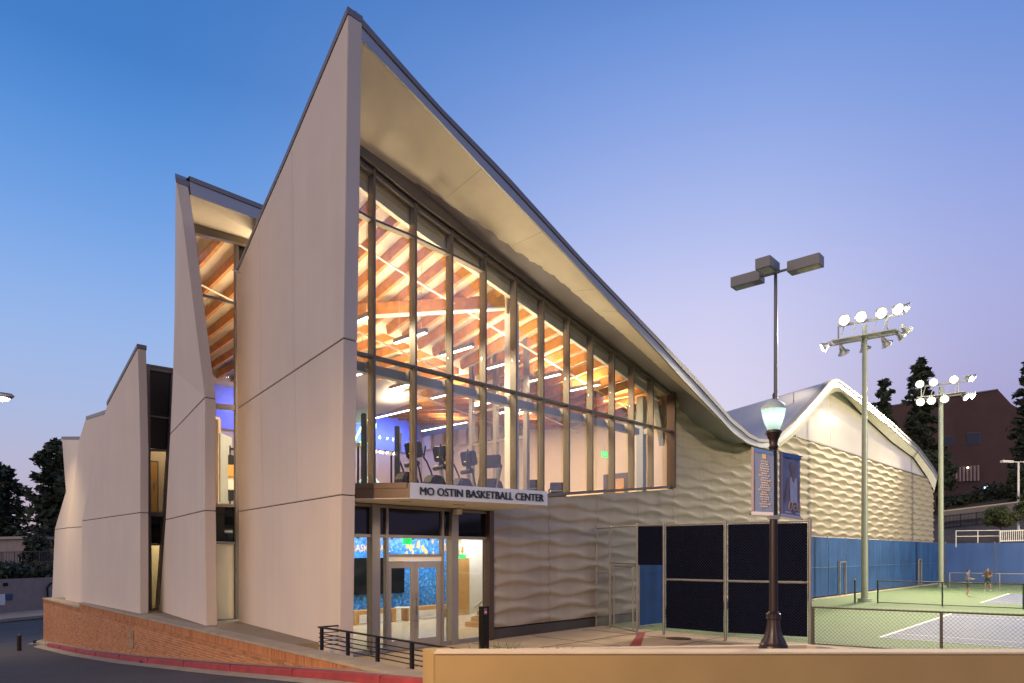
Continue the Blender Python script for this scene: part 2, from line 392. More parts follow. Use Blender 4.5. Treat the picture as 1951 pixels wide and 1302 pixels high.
def plane_wall(P, d, pts, thick, top_i):
    q = [onV(u, v, P, d) for u, v in pts]
    for k in (0, 1): q[k].z = -0.3
    MB().prism(q, SD * thick).build('wall_panel', m_conc, bld, bevel=0.012)
    for i, j in top_i:
        a, b = q[i], q[j]; out = SD * -0.02
        MB().prism([a + out + Vector((0, 0, -0.12)), b + out + Vector((0, 0, -0.12)), b + out + Vector((0, 0, 0.02)), a + out + Vector((0, 0, 0.02))], SD * (thick + 0.04)).build('coping', m_coping, bld)
plane_wall(P_D, dC, [(125, 1145), (215, 1155), (207, 781), (164.8, 795), (151, 838), (141, 925), (127, 1000)], 0.3, [(3, 2)])
plane_wall(P_E, dC, [(98.7, 1139), (160, 1145), (160, 833), (118.3, 833), (126, 937), (105, 1008)], 0.3, [(3, 2)])
for P, a, b, zz in ((P_D, (126, 1006), (158, 1004), 0), (P_E, (105, 1009), (127, 1006.5), 0)):
    p, q = onV(*a, P, dC), onV(*b, P, dC)
    MB().prism([p - SD * 0.006 + ZU * -0.012, q - SD * 0.006 + ZU * -0.012, q - SD * 0.006 + ZU * 0.012, p - SD * 0.006 + ZU * 0.012], SD * 0.05).build('joint_seal', m_shadowgap, bld)

# ------------------------------------------------------------------ roof edge, soffit, roof surfaces
top_uv = [(691.5, 40), (827.5, 194.4), (960, 330), (1109.8, 496), (1210, 600), (1270.8, 663), (1328.8, 724), (1392.4, 797), (1411.8, 813), (1426, 826),
          (1446, 837), (1463, 837.5), (1483, 829), (1510.7, 806), (1546.6, 767), (1578, 730), (1586, 724), (1592, 722), (1600, 724.5), (1609, 731), (1639, 754.5), (1699, 805), (1750, 852), (1778, 890), (1786, 905)]
bot_uv = [(690.4, 78), (827.5, 219.7), (938, 340), (1070.6, 477.4), (1185.8, 600), (1301, 724), (1367.5, 793), (1398, 826), (1425.6, 846), (1446, 852)]
inn_uv = [(687, 277), (793, 352), (960, 485.5), (1075, 572), (1218, 680), (1337, 772), (1398, 822), (1431, 848)]
head_uv = [(687, 303.8), (786, 384.4), (960, 512), (1075, 597), (1281.8, 748.8), (1356.5, 809.6), (1392, 837), (1431, 855), (1448, 859)]
gab_uv = [(1485, 852), (1515, 829), (1545, 793), (1574, 757), (1586, 747), (1593, 744), (1604, 748.5), (1639, 786), (1699, 842), (1741.5, 873), (1767, 910), (1784, 945)]
d_u = interp([(600, 1.8), (1250, 1.8), (1446, 1.35), (1591, 0.85), (1700, 0.6), (1790, 0.35)])      # overhang shrinks towards the far end
e_top = [(*sf(u, v, d_u(u)), d_u(u)) for u, v in top_uv]; e_bot = [(*sf(u, v, d_u(u)), d_u(u)) for u, v in bot_uv]
ZT = interp([(a, b) for a, b, c in e_top]); DV = interp([(a, c) for a, b, c in e_top])
s_val = e_bot[-1][0]
zb_left = interp([(a, b) for a, b, c in e_bot])
ZB = lambda s: zb_left(s) if s <= s_val else ZT(s) - (0.36 + 0.1 * min(1, (s - s_val) / 4))
zi_l = interp([sf(u, v, 0.12) for u, v in inn_uv]); zh_l = interp([sf(u, v, 0.0) for u, v in head_uv])
zg = interp([sf(u, v, 0.12) for u, v in gab_uv])
s_h = sf(1448, 859)[0]; s_g0 = sf(1485, 852)[0]
ZI = lambda s: zi_l(s) if s < s_h else zg(s)
ZH = lambda s: zh_l(s) if s < s_h else zg(s) - 0.04
S0, S_END = 8.2, e_top[-1][0]
ss = []
s = S0
while s < S_END: ss.append(s); s += 0.25 if (26 < s < 33 or 36 < s < 43 or s > 60) else 0.6
ss.append(S_END)
mb = MB()                                                     # fascia: upper trim and lower band with a shadow line
trim = MB(); sof = MB(); band = MB()
G = lambda f, n, dz=0: [F(s, DV(s) + n, f(s) + dz) for s in ss]
zmid = lambda s: ZT(s) - 0.36 * (ZT(s) - ZB(s))
mb.grid([G(zmid, 0, -0.015), G(ZB, 0)]); mb.grid([G(ZB, 0), G(ZB, -0.06)])
trim.grid([G(ZT, -0.3), G(ZT, 0.03), G(zmid, 0.03), G(zmid, -0.05)])
mb.build('fascia', m_fascia, bld, smooth=True); trim.build('roof_edge_trim', m_coping, bld)
# soffit in separate sheets with real joints
seams = [S0] + [sf(u, v, 0.12)[0] for u, v in ((838, 390), (953, 480), (1058, 560), (1100, 590), (1192, 662))] + [24.5, 28.2, 31.5, 35, 38.2, 42, 46, 51, 56, 60.5, S_END]
for a, b in zip(seams, seams[1:]):
    xs = [a + 0.003 + (b - a - 0.006) * k / 10 for k in range(11)]
    q = MB().grid([[F(x, DV(x) - 0.06, ZB(x)) for x in xs], [F(x, 0.12, ZI(x)) for x in xs]])
    q.build('soffit_panel', m_soffit, bld, smooth=True)
MB().grid([[F(x, DV(x) - 0.1, ZB(x) + 0.05) for x in ss], [F(x, 0.1, ZI(x) + 0.08) for x in ss]]).build('soffit_backing', m_shadowgap, bld)
hs = [x for x in ss if x < s_h]
band.grid([[F(x, 0.12, zi_l(x)) for x in hs], [F(x, 0.12, zh_l(x) + 0.02) for x in hs], [F(x, -0.05, zh_l(x) + 0.02) for x in hs]])
band.build('window_head_band', m_alum, bld, smooth=True)
FZ = 4.0
def s_west(n): return 8.45 + 0.163 * (0 - n) if n > -6.0 else 7.64 + 0.393 * (-5.2 - n)
NB, SE = -16.3, 24.6
bk = lambda s: 10.5 - 0.045 * (s - 9)
ZJ0 = lambda s: zh_l(s) - 0.42
def zceil(s, n):
    slope = 0.28 - 0.013 * (s - 9); z4 = ZJ0(s) - slope * 4.0
    if n > -5.25: return ZJ0(s) + slope * max(n, -4.5)
    z5 = max(ZJ0(s) - slope * 4.5, 12.25 - 0.33 * (s - 9))
    return z5 + (bk(s) - z5) * (-5.3 - n) / (-5.3 - NB)
# roof surface behind the edge
def zroof(s, n):
    k = max(0.0, (DV(s) - n) / 22.0)
    zt = ZT(s)
    if s < s_val and n < -5.25 and s < 20: return max(12.25 - 0.33 * (s - 9), 9.3) + 0.6 - 0.08 * (-5.3 - n)
    if s < s_val and n < -0.2 and s < 25: return max(zceil(s, n) + 0.55, zt - 0.05 - min(k * 22, 6.0) * (0.02 + 0.46 * max(0, (s_val - s) / 20.2)))
    if s < s_val: return zt - 0.05 - min(k * 22, 6.0) * (0.02 + 0.46 * max(0, (s_val - s) / 20.2)) - max(0, k * 22 - 6) * 0.03
    v0 = 7.5
    return v0 + (zt - v0) * (1 - 0.62 * k) - 0.03
rs = [s for s in ss]
def s_rw(n): return 8.3 + 0.163 * (OV - n) if n > -6.0 else 7.5 + 0.393 * (-5.2 - n)
MB().grid([[F(s, DV(s) - 0.28, zroof(s, DV(s) - 0.28)) for s in rs]] + [[F(max(s, s_rw(n)), n, zroof(max(s, s_rw(n)), n)) for s in rs] for n in (-0.4, -2.5, -5.2, -5.3, -6.05, -9, -14, -20.2)]).build('roof', m_roof, bld, smooth=True)
# end and rear walls of the hall
MB().fbox(S_END - 0.3, S_END, -20, -0.4, 0, 7.4).build('end_wall', m_relief, bld)
MB().grid([[F(max(s, 15), -20.1, 0) for s in rs], [F(max(s, 15), -20.1, zroof(max(s, 15), -20)) for s in rs]]).build('rear_wall', m_conc, bld)
MB().tube(F(37.2, -0.2, ZT(37.2) - 0.1), F(37.2, -0.2, ZT(37.2) + 0.45), 0.04, n=8).build('roof_vent', m_galv, bld)

# translucent gable panels
gz = sf(1600, 857)[1]; gz = 9.0
gz0 = sf(1515, 830)[1]; s_ga = sf(1515, 829)[0]; s_ge = sf(1767, 910)[0]
gcuts = [s_ga - 0.15] + [sf(u, 800)[0] for u in (1582.5, 1699, 1741.5)] + [s_ge]
gtop = interp([sf(u, v, 0.0) for u, v in gab_uv])
for a, b in zip(gcuts, gcuts[1:]):
    xs = [a + 0.02 + (b - a - 0.04) * k / 14 for k in range(15)]
    low = [F(x, -0.02, gz0) for x in xs]; hi = [F(x, -0.02, max(gz0 + 0.01, zg(x) + 0.05)) for x in xs]
    MB().prism(low + hi[::-1], ND * -0.06).build('gable_panel', m_gable, bld)
gs = [s_ga - 0.3 + (S_END - s_ga) * k / 40 for k in range(41)]
MB().fbox(s_ga - 0.2, s_ge + 0.1, -0.06, 0.10, gz0 - 0.09, gz0).build('gable_sill', m_alum, bld)
MB().grid([[F(x, -0.09, gz0 - 0.3) for x in gs], [F(x, -0.09, ZI(x) + 0.02) for x in gs]]).build('gable_backing', m_conc, bld)

# relief panels of the facade
LAM, PZ = 2.54, 0.815
def relief(s, z):
    ph = 2 * math.pi * (s - 15.05) / LAM
    A = 0.085
    q = (z - 0.84) / PZ
    # ledges: even index = row peaking mid panel, odd = row peaking at the joints
    best = 0.0
    k0 = math.floor(q * 2)
    lips = []
    for k in range(k0 - 1, k0 + 3):
        c = math.cos(ph + (math.pi if k % 2 else 0))
        lips.append((0.84 + k * PZ / 2 + A * c, 0.42 + 0.58 * (0.5 + 0.5 * c) ** 1.2))
    for (za, ma), (zb, mb_) in zip(lips, lips[1:]):
        if za <= z < zb:
            t = (z - za) / (zb - za)
            sm_ = lambda x: max(0, min(1, x)) ** 2 * (3 - 2 * max(0, min(1, x)))
            return (0.092 if s < 27 else 0.115) * (ma * (1 - sm_(t / 0.66)) + mb_ * sm_((t - 0.66) / 0.32))
    return 0.0
def relief_panel(s0, s1, zlo, zhi, gap=0.008):
    nc = max(3, int((s1 - s0) / (0.085 if s1 < 34 else 0.12)))
    xs = [s0 + gap + (s1 - s0 - 2 * gap) * k / nc for k in range(nc + 1)]
    nr = int((max(zhi(x) for x in xs) - min(zlo(x) for x in xs)) / 0.035)
    rows = []
    for j in range(nr + 1):
        row = []
        for x in xs:
            a, b = zlo(x), max(zlo(x) + 0.02, zhi(x)); z = a + (b - a) * j / nr
            row.append(F(x, 0.02 + relief(x, z), z))
        rows.append(row)
    m = MB().grid(rows)
    for col in (0, -1):                                        # returned edges give the joints depth
        m.grid([[r[col] for r in rows], [r[col] - ND * 0.2 for r in rows]])
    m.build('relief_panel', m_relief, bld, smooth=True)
s_jamb = sf(1281, 850)[0]
sill = interp([(9.0, 4.02), (15.2, 4.10), sf(1043, 946), sf(1281, 930)])
s_door = sf(936, 1100)[0]
zplinth = lambda x: 0.34
walltop = lambda s: (zh_l(s) - 0.01) if s < s_h else (zh_l(s_h) + (gz0 - zh_l(s_h)) * min(1, (s - s_h) / (s_ga - s_h)) if s < s_ga else (gz0 - 0.05 if s < s_ge else min(gz0 - 0.05, ZI(s) - 0.05)))
js = [s_door] + [16.59 + LAM * k for k in range(18)]
js = [j for j in js if j < S_END - 0.5] + [S_END]
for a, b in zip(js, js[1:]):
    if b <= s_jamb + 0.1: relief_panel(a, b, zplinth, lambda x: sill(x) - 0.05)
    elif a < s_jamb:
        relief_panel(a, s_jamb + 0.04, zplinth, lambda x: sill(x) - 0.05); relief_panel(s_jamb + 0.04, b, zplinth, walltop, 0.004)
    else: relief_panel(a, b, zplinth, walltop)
MB().fbox(s_door, S_END, -0.25, -0.10, 0, 3.9).build('wall_backing', m_shadowgap, bld)
MB().grid([[F(x, -0.15, 3.8) for x in ss if x > s_jamb + 0.1], [F(x, -0.15, walltop(x)) for x in ss if x > s_jamb + 0.1]]).build('wall_backing', m_shadowgap, bld)
MB().fbox(s_door + 0.02, S_END, -0.1, 0.03, 0, 0.30).build('plinth', m_dalum, bld)

# ------------------------------------------------------------------ window wall of the gym
MS = [9.93 - 1.27, 9.93, 11.23, 12.5, 13.79, 15.08, 16.34, 17.63, 18.91, 20.19, 21.43, 22.75]
GL = -0.10                                                     # glass line
s_lo = 8.46
for s in MS[1:]:
    MB().fbox(s - 0.032, s + 0.032, GL - 0.10, 0.05, sill(s) + 0.03, zh_l(s)).build('mullion', m_alum, bld)
MB().fbox(s_jamb - 0.10, s_jamb + 0.02, GL - 0.1, 0.16, sill(s_jamb) - 0.02, zh_l(s_jamb) + 0.02).build('window_jamb', mat('brown_jamb_metal', (0.10, 0.065, 0.05), 0.5, 0.4, var=0.05), bld)
z_tr = sf(980, 747)[1]
trs = [lambda s: z_tr]
# stepped upper transoms: follow the roof slope bay by bay
up_tr = interp([sf(u, v) for u, v in ((685, 405), (711, 419), (790, 452), (860, 485), (925, 518))])
cells = list(zip([s_lo] + MS[1:], MS[1:] + [s_jamb - 0.09]))
for a, b in cells:
    mid = (a + b) / 2
    def rail(zf, h=0.06, name='transom', m=m_alum, n0=GL - 0.07, n1=0.02):
        p, q = F(a + 0.03, (n0 + n1) / 2, zf(a)), F(b - 0.03, (n0 + n1) / 2, zf(b))
        MB().prism([F(a + 0.03, n0, zf(a) - h / 2), F(a + 0.03, n1, zf(a) - h / 2), F(a + 0.03, n1, zf(a) + h / 2), F(a + 0.03, n0, zf(a) + h / 2)], q - p).build(name, m, bld)
    rail(lambda s: z_tr, 0.07)
    rail(lambda s: sill(s) + 0.05, 0.10, 'window_sill')
    rail(lambda s: zh_l(s) - 0.07, 0.10, 'window_head')
    levels = [lambda s: sill(s) + 0.1, lambda s: z_tr]
    if up_tr(mid) < zh_l(mid) - 0.25 and mid < 13.6:
        rail(up_tr, 0.06); levels.append(up_tr)
    levels.append(lambda s: zh_l(s) - 0.12)
    for lo, hi in zip(levels, levels[1:]):
        a2, b2 = a + 0.034, b - 0.034
        MB().prism([F(a2, GL, lo(a2) + 0.036), F(b2, GL, lo(b2) + 0.036), F(b2, GL, hi(b2) - 0.036), F(a2, GL, hi(a2) - 0.036)], ND * -0.014).build('glass_pane', m_glass, bld)
# steel girt behind the glass with its clips
zg1 = sf(866, 743, -0.45)[1]
MB().fbox(8.62, 22.4, -0.58, -0.36, zg1 - 0.11, zg1 + 0.13).build('steel_girt', m_steel, bld)
for s in MS[1:]:
    MB().fbox(s - 0.05, s + 0.05, -0.36, GL - 0.1, zg1 - 0.06, zg1 + 0.14).build('girt_clip', m_galv, bld)

# ------------------------------------------------------------------ gym interior
MB().prism([F(s_west(-.13), -.13, FZ - .35), F(SE, -.13, FZ - .35), F(SE, NB, FZ - .35), F(s_west(NB), NB, FZ - .35), F(s_west(-6.05), -6.05, FZ - .35), F(9.4, -6.05, FZ - .35), F(9.35, -5.3, FZ - .35)], (0, 0, .35)).build('gym_floor', m_carpet, bld)
m_backw = mat('back_wall_paint', (.46, .38, .33), .75, var=.03)
MB().fbox(s_west(NB), SE, NB - 0.2, NB, FZ, 10.9).build('gym_back_wall', m_backw, bld)
MB().prism([F(s_west(-7.0), -7.0, FZ), F(s_west(NB), NB, FZ), F(s_west(NB) - .1, NB, FZ), F(s_west(-7.0) - .1, -7.0, FZ)], (0, 0, 8.0)).build('gym_west_wall', m_backw, bld)
MB().fbox(SE, SE + 0.15, NB, -0.3, FZ, 9.6).build('gym_side_wall', m_peach, bld)
cs = [9.2 + 0.55 * k for k in range(29)]
m_deck = mat('ceiling_deck_paint', (.70, .60, .46), .75, var=.03)
deck = [[F(s_west(n) + (SE - s_west(n)) * q / 28, n, zceil(s_west(n) + (SE - s_west(n)) * q / 28, n) + 0.36) for q in range(29)] for n in (-0.15, -2, -4.5, -5.2, -5.3, -5.95, -6.05, -9, -12, NB)]
MB().grid(deck).build('ceiling_deck', m_deck, bld)
k = 0
s = 8.35
while s < SE:
    for n0, n1 in ((-0.42, -4.5), (-5.4, NB)):
        if n0 < -5:
            if s < 9.5: n0 = -6.15
            if s < 12.6: n1 = max(n1, -5.2 - (s - 7.64) / 0.393 + 0.3)
        elif s < 8.6: continue
        elif s < 9.3: n1 = max(n1, -(s - 8.5) / 0.163)
        if n1 > n0 - 0.2: continue
        p, q = F(s, n0, zceil(s, n0) + 0.16), F(s, n1, zceil(s, n1) + 0.16)
        MB().bar(p, q, 0.11, 0.31).build('ceiling_joist', m_wood, bld)
    s += 0.66
hd = [8.5 + 0.8 * i for i in range(20)]
MB().grid([[F(x, -0.36, zh_l(x) - 0.10) for x in hd], [F(x, -0.36, zh_l(x) - 0.52) for x in hd], [F(x, -0.22, zh_l(x) - 0.52) for x in hd]]).build('edge_beam', m_white, bld)
bp0, bp1 = onF(962, 549, -0.5) - ZU * 0.42, onF(650, 560, -4.2) - ZU * 0.55
MB().bar(bp0, bp1, 0.16, 0.36).build('glulam_beam', m_wood, bld)
MB().bar(bp0 - ZU * 0.22, bp1 - ZU * 0.22, 0.2, 0.05).build('beam_flange', m_white, bld)
sc_, _ = sf(976, 700, -0.6)
MB().fbox(sc_ - 0.16, sc_ + 0.16, -0.78, -0.46, FZ, bp0.z + 0.1).build('steel_column', m_white, bld)
MB().fbox(sc_ - 0.28, sc_ + 0.28, -0.66, -0.58, bp0.z - 0.3, bp0.z + 0.18).build('gusset_plate', m_white, bld)
for n, dz in ((-1.6, 0.15), (-5.0, 0.1), (-9.0, 0.1)):            # sprinkler and conduit runs
    MB().path([F(8.6 + 1.6 * i, n, zceil(8.6 + 1.6 * i, n) - dz) for i in range(11)], 0.03).build('sprinkler_pipe', m_white, bld)
for u in (1222,):
    p = onF(u, 830, -0.7); s, n = sn_of(p)
    MB().fbox(s - 0.13, s + 0.13, -0.85, -0.55, FZ, zh_l(s) - 0.5).build('steel_column', m_steel, bld)
MB().bar(onF(1240, 700, -0.7), onF(1265, 858, -0.7), 0.24, 0.24).build('diagonal_brace', m_steel, bld)
# glazed inner screen
SS = 17.6
def onS(u, v, s_):
    r = ray(u, v); t = s_ / (r[0] * CS + SN); return Vector((r[0] * t, t, EYE + r[2] * t))
posts = [onS(u, 700, SS) for u in (899, 945, 1003)]
ztop = onS(900, 612, SS).z
for p in posts: MB().box((p.x, p.y, (FZ + ztop) / 2), SD * 0.07, ND * 0.09, ZU * (ztop - FZ) / 2).build('screen_post', m_alum, bld)
pn = [sn_of(p)[1] for p in posts]
for zz in (ztop - 0.05, FZ + 2.6, FZ + 3.8): MB().fbox(SS - 0.04, SS + 0.04, min(pn), max(pn), zz - 0.05, zz + 0.05).build('screen_rail', m_alum, bld)
for a, b in zip(sorted(pn), sorted(pn)[1:]):
    MB().fbox(SS - 0.006, SS + 0.006, a + 0.1, b - 0.1, FZ, ztop - 0.12).build('screen_pane', m_glass, bld)
# acoustic baffles along the side wall
for k in range(8):
    n = NB + 0.5 + k * 0.95
    MB().fbox(SE - 0.22, SE - 0.03, n, n + 0.55, 8.35 - 0.02 * (k % 2), 9.1).build('acoustic_baffle', m_peach, bld)
# feature wall, ledge; the blue LED wash is also painted into its colour
MB().fbox(12.7, SE - 0.3, NB + 0.02, NB + 0.10, onF(700, 854, NB).z, onF(725, 790, NB).z).build('feature_wall', mat('painted_blue_wash_wall', (0.20, 0.27, 0.85), 0.6, var=0.05), bld)
# side wall alcove with door
def sideq(u0, v0, u1, v1, off=0.0):
    a, b = onS(u0, v0, SE - off), onS(u1, v1, SE - off); na, nb = sn_of(a)[1], sn_of(b)[1]; return na, nb, min(a.z, b.z), max(a.z, b.z)
na, nb, z0, z1 = sideq(1150, 905, 1197, 935)
MB().fbox(SE - 0.02, SE + 0.02, na, nb, FZ, z1).build('door_alcove', m_dalum, bld)
na, nb, z0, z1 = sideq(1174, 913, 1190, 935)
d_ = MB().fbox(SE - 0.06, SE - 0.02, na, nb, FZ, z1).build('inner_door', m_wood2, bld)
# slit beside the tall fin: weight rack partition
MB().bar(onF(430, 830, -8.0) , onF(430, 960, -8.0), 0.9, 0.05).build('partition_panel', m_steel, bld)

# linear pendants
pend_src = [(10.5, -2.4), (12.35, -2.4), (14.15, -2.4), (16.2, -2.4), (18.45, -2.5), (20.6, -2.4), (22.9, -2.4),
            (11.6, -7.2), (13.6, -7.2), (15.7, -7.2), (17.75, -7.2), (19.9, -7.2), (22.2, -7.2), (14.5, -12.2), (18.5, -12.2), (22.1, -13.2), (10.7, -8.0)]
def pendant(s, n0, ln=1.5):
    t = thing('pendant_light', '', 'ceiling light', 'linear pendant lights hung under the gym joists', F(s, n0 + ln / 2, 8.86))
    o = t.location
    rel = lambda *a: F(*a) - o
    MB().prism([rel(s - 0.06, n0, 8.80), rel(s + 0.06, n0, 8.80), rel(s + 0.06, n0 + ln, 8.80), rel(s - 0.06, n0 + ln, 8.80)], (0, 0, 0.12)).build('housing', m_galv, t)
    MB().prism([rel(s - 0.055, n0 + 0.03, 8.78), rel(s + 0.055, n0 + 0.03, 8.78), rel(s + 0.055, n0 + ln - 0.03, 8.78), rel(s - 0.055, n0 + ln - 0.03, 8.78)], (0, 0, 0.019)).build('diffuser', m_pend, t)
    for f_ in (0.15, 0.85):
        n = n0 + ln * f_; MB().tube(rel(s, n, 8.92), rel(s, n, zceil(s, n) + 0.1 if s > 8 else 9.9), 0.006, n=5).build('hanger_wire', m_galv, t)
    l = lamp('pendant_lamp', 'AREA', rel(s, n0 + ln / 2, 8.765), 195 if ln < 2 else 80, (1.0, 0.76, 0.48), t, rel(s, n0 + ln / 2, 0), 1.4, 0.2)
    l.rotation_euler = (0, 0, math.atan2(-CS, SN))
    l2 = lamp("pendant_uplight", "AREA", rel(s, n0 + ln / 2, 8.93), 118, (1.0, 0.76, 0.49), t, None, 1.4, 0.9)
    l2.rotation_euler = (math.pi, 0, math.atan2(-CS, SN))
    return t
plabel = ['lit pendant hung at the window, hard against the tall fin wall', 'lit pendant behind the window, second from the tall fin', 'lit pendant behind the window, third from the tall fin, left of the white column',
          'lit pendant behind the window, just right of the white column', 'lit pendant behind the window, two bays right of the white column', 'lit pendant at the window, above the green exit sign', 'lit pendant at the window, nearest the diagonal steel brace',
          'lit pendant in the middle row, closest to the fin', 'lit pendant in the middle row, second from the fin', 'lit pendant in the middle row, third from the fin', 'lit pendant in the middle row, fourth from the fin',
          'lit pendant in the middle row, fifth from the fin', 'lit pendant in the middle row, farthest from the fin', 'long lit strip hung low before the blue lit wall', 'long lit strip before the blue lit wall, towards the side wall', 'long lit strip hung along the baffled side wall', 'lit pendant seen through the narrow slit window']
for (s, n), lb in zip(pend_src, plabel):
    ln = 3.4 if n < -12 else 1.5
    t = pendant(s, n, ln); t['label'] = lb
lamp('feature_wall_wash', 'AREA', F(19.5, NB + 1.2, 9.0), 230, (0.30, 0.36, 1.0), bld, F(19.5, NB, 8.2), 8, 0.3)
lamp('feature_wall_wash', 'AREA', F(15.5, NB + 1.4, 9.4), 140, (0.42, 0.40, 1.0), bld, F(15.5, NB, 8.2), 4, 0.3)

# ------------------------------------------------------------------ narrow slit windows between the fins
def fpoly(name, m, n, uv, depth=0.02):
    return MB().prism([onF(u, v, n) for u, v in uv], ND * -depth).build(name, m, bld)
def fbarp(name, m, n, a, b, w, d=0.09):
    m = m_slit
    return MB().bar(onF(*a, n), onF(*b, n), w, d, up=ND).build(name, m, bld)
n1 = -6.0
m_slit = mat('slit_frame_metal', (.19, .17, .16), .5, .3, var=.05)
fpoly('glass_pane', m_glass, n1, [(395, 768), (448, 771), (448, 577), (395, 562)]); fpoly('glass_pane', m_glass, n1, [(360, 560), (448, 576), (448, 466), (360, 445)])
fpoly('glass_pane', m_glass, n1, [(404, 962), (448, 963), (448, 783), (404, 779)])
fpoly('dark_pane', m_dglass, n1, [(404, 1032), (448, 1033), (448, 967), (404, 965)]); fpoly('frosted_pane', m_frost, n1, [(404, 1183), (446, 1179), (446, 1038), (404, 1038)], 0.03)
fpoly('glass_pane', m_dglass, n1, [(449, 466), (475, 472), (475, 515), (449, 515)])
n1f = n1 + 0.03
fbarp('slit_mullion', m_alum, n1f, (450.5, 1181), (450.5, 466), 0.10, 0.14)
for a, b, w in (((404, 1184), (449, 1180.5), 0.07), ((404, 1035), (449, 1035.5), 0.07), ((404, 963.5), (449, 964.5), 0.07), ((400, 773.5), (449, 777.5), 0.16), ((380, 562), (449, 579), 0.07), ((362, 442), (475, 469), 0.07)):
    fbarp('slit_transom', m_alum, n1f, a, b, w)
# second roof step over the slit: fascia, soffit, head band, roof
e0, e1 = 2.0, 3.4
def roof2(u, v, n): return onF(u, v, n)
ft = [onF(360.6, 336.6, -4.47), onF(499.8, 391.5, -4.47)]; fm = [onF(361, 345.5, -4.47), onF(496.6, 398.7, -4.47)]
fb = [onF(364, 370.5, -4.47), onF(488.5, 417.3, -4.47)]; sb = [onF(370.5, 426, n1 + 0.25), onF(472.4, 456, n1 + 0.25)]; hb = [onF(372.5, 444, n1 + 0.25), onF(468.4, 466.5, n1 + 0.25)]
def ext(pr, a=-0.25, b=0.6): d = pr[1] - pr[0]; return [pr[0] + d * a, pr[1] + d * b]
ft, fm, fb, sb, hb = [ext(x, 0.0 if i < 3 else -0.2) for i, x in enumerate((ft, fm, fb, sb, hb))]
MB().grid([fm, fb, [p - ND * 0.05 for p in fb]]).build('fascia', m_fascia, bld)
MB().grid([[p - ND * 0.4 for p in ft], [p + ND * 0.03 for p in ft], [p + ND * 0.03 for p in fm], [p - ND * 0.05 for p in fm]]).build('roof_edge_trim', m_coping, bld)
MB().grid([[p - ND * 0.05 for p in fb], sb]).build('soffit_panel', m_soffit, bld)
MB().grid([sb, hb, [p - ND * 0.2 for p in hb]]).build('window_head_band', m_alum, bld)
MB().grid([[p - ND * 0.3 + SD * .12 for p in ft], [p - ND * 1.2 + SD * .3 - ZU * .15 for p in ft]]).build('roof', m_roof, bld)
n2 = -11.5
fpoly('dark_pane', m_dglass, n2, [(285, 792), (323, 797), (327, 711), (283, 703)]); fpoly('dark_pane', m_dglass, n2, [(286, 855), (319.5, 857), (323, 799), (285, 795)])
fpoly('glass_pane', m_glass, n2, [(287.5, 978), (312, 979), (319, 860), (286.5, 859)]); fpoly('dark_pane', m_dglass, n2, [(288, 1035.5), (308, 1036), (311.5, 985), (288, 984)])
fpoly('glass_pane', m_glass, n2, [(288, 1160), (299, 1159.5), (307, 1039), (288, 1039)])
fbarp('slit_mullion', m_alum, n2 + .03, (284.5, 1164), (280, 698), 0.13, 0.2)
fbarp('slit_mullion', m_alum, n2 + .03, (301.5, 1163), (314, 985), 0.14, 0.2); fbarp('slit_mullion', m_alum, n2 + .03, (314, 985), (330, 706), 0.10, 0.2)
for a, b, w in (((284, 1162), (301, 1161), .09), ((286, 1037.5), (309, 1038), .07), ((286, 981), (313, 982), .10), ((284, 858), (321, 859), .08), ((283, 793), (325, 798), .06), ((277, 699), (331, 708), .2)):
    fbarp('slit_transom', m_alum, n2 + .03, a, b, w)
rq2 = [onF(277, 696, n2 + .1), onF(333, 706, n2 + .1)]
MB().grid([rq2, [p - ND * 5 + SD * 3.2 - ZU * .8 for p in rq2]]).build('roof', m_roof, bld)
# rooms behind the slits
so_, _ = sn_of(onF(300, 900, n2))
nb_ = n2 - 2.0
for zl, zh, mm in ((4.0, 7.6, m_peach), (0.4, 3.6, m_frost)):
    MB().fbox(so_ - .25, so_ + 2.3, nb_ - .1, nb_, zl, zh).build('room_wall', mm, bld); MB().fbox(so_ + 2.2, so_ + 2.3, nb_, n2 - 0.1, zl, zh).build('room_wall', mm, bld)
    MB().fbox(so_ - .25, so_ + 2.3, nb_ - .1, n2 - 0.2, zh, zh + 0.1).build('room_ceiling', m_white, bld); MB().fbox(so_ - .25, so_ + 2.3, nb_ - .1, n2 - 0.2, zl - 0.1, zl).build('room_floor', m_carpet, bld)
    lamp('room_lamp', 'AREA', F(so_ + 0.9, n2 - 1.0, zh - 0.05), 34, (1.0, 0.78, 0.45), bld, F(so_ + 0.9, n2 - 1.0, 0), .8, .8)
da, db_ = sf(284, 900, nb_ + .06)[0], sf(300, 900, nb_ + .06)[0]
dz_ = sf(292, 881, nb_ + .06)[1]
rd = MB().fbox(da, db_, nb_ + .002, nb_ + .06, 4.0, dz_).build('room_door', m_wood2, bld)
MB().fbox(da - .05, db_ + .05, nb_ + .002, nb_ + .04, dz_ + .002, dz_ + .06).build('door_frame', m_alum, bld); MB().fbox(db_ + .002, db_ + .05, nb_ + .002, nb_ + .04, 4.0, dz_).build('door_frame', m_alum, bld)
MB().fbox(db_ - .14, db_ - .09, nb_ + .062, nb_ + .08, 4.95, 5.2).build('door_handle', m_galv, rd)
MB().fbox(8.3, 10.4, n1 - 1.6, n1 - 1.5, 0.3, 3.9).build('room_wall', m_frost, bld)
lamp('room_lamp', 'AREA', F(9.0, n1 - 0.7, 3.7), 26, (1.0, 0.78, 0.45), bld, F(9.0, n1 - 0.7, 0), 0.8, 0.8)

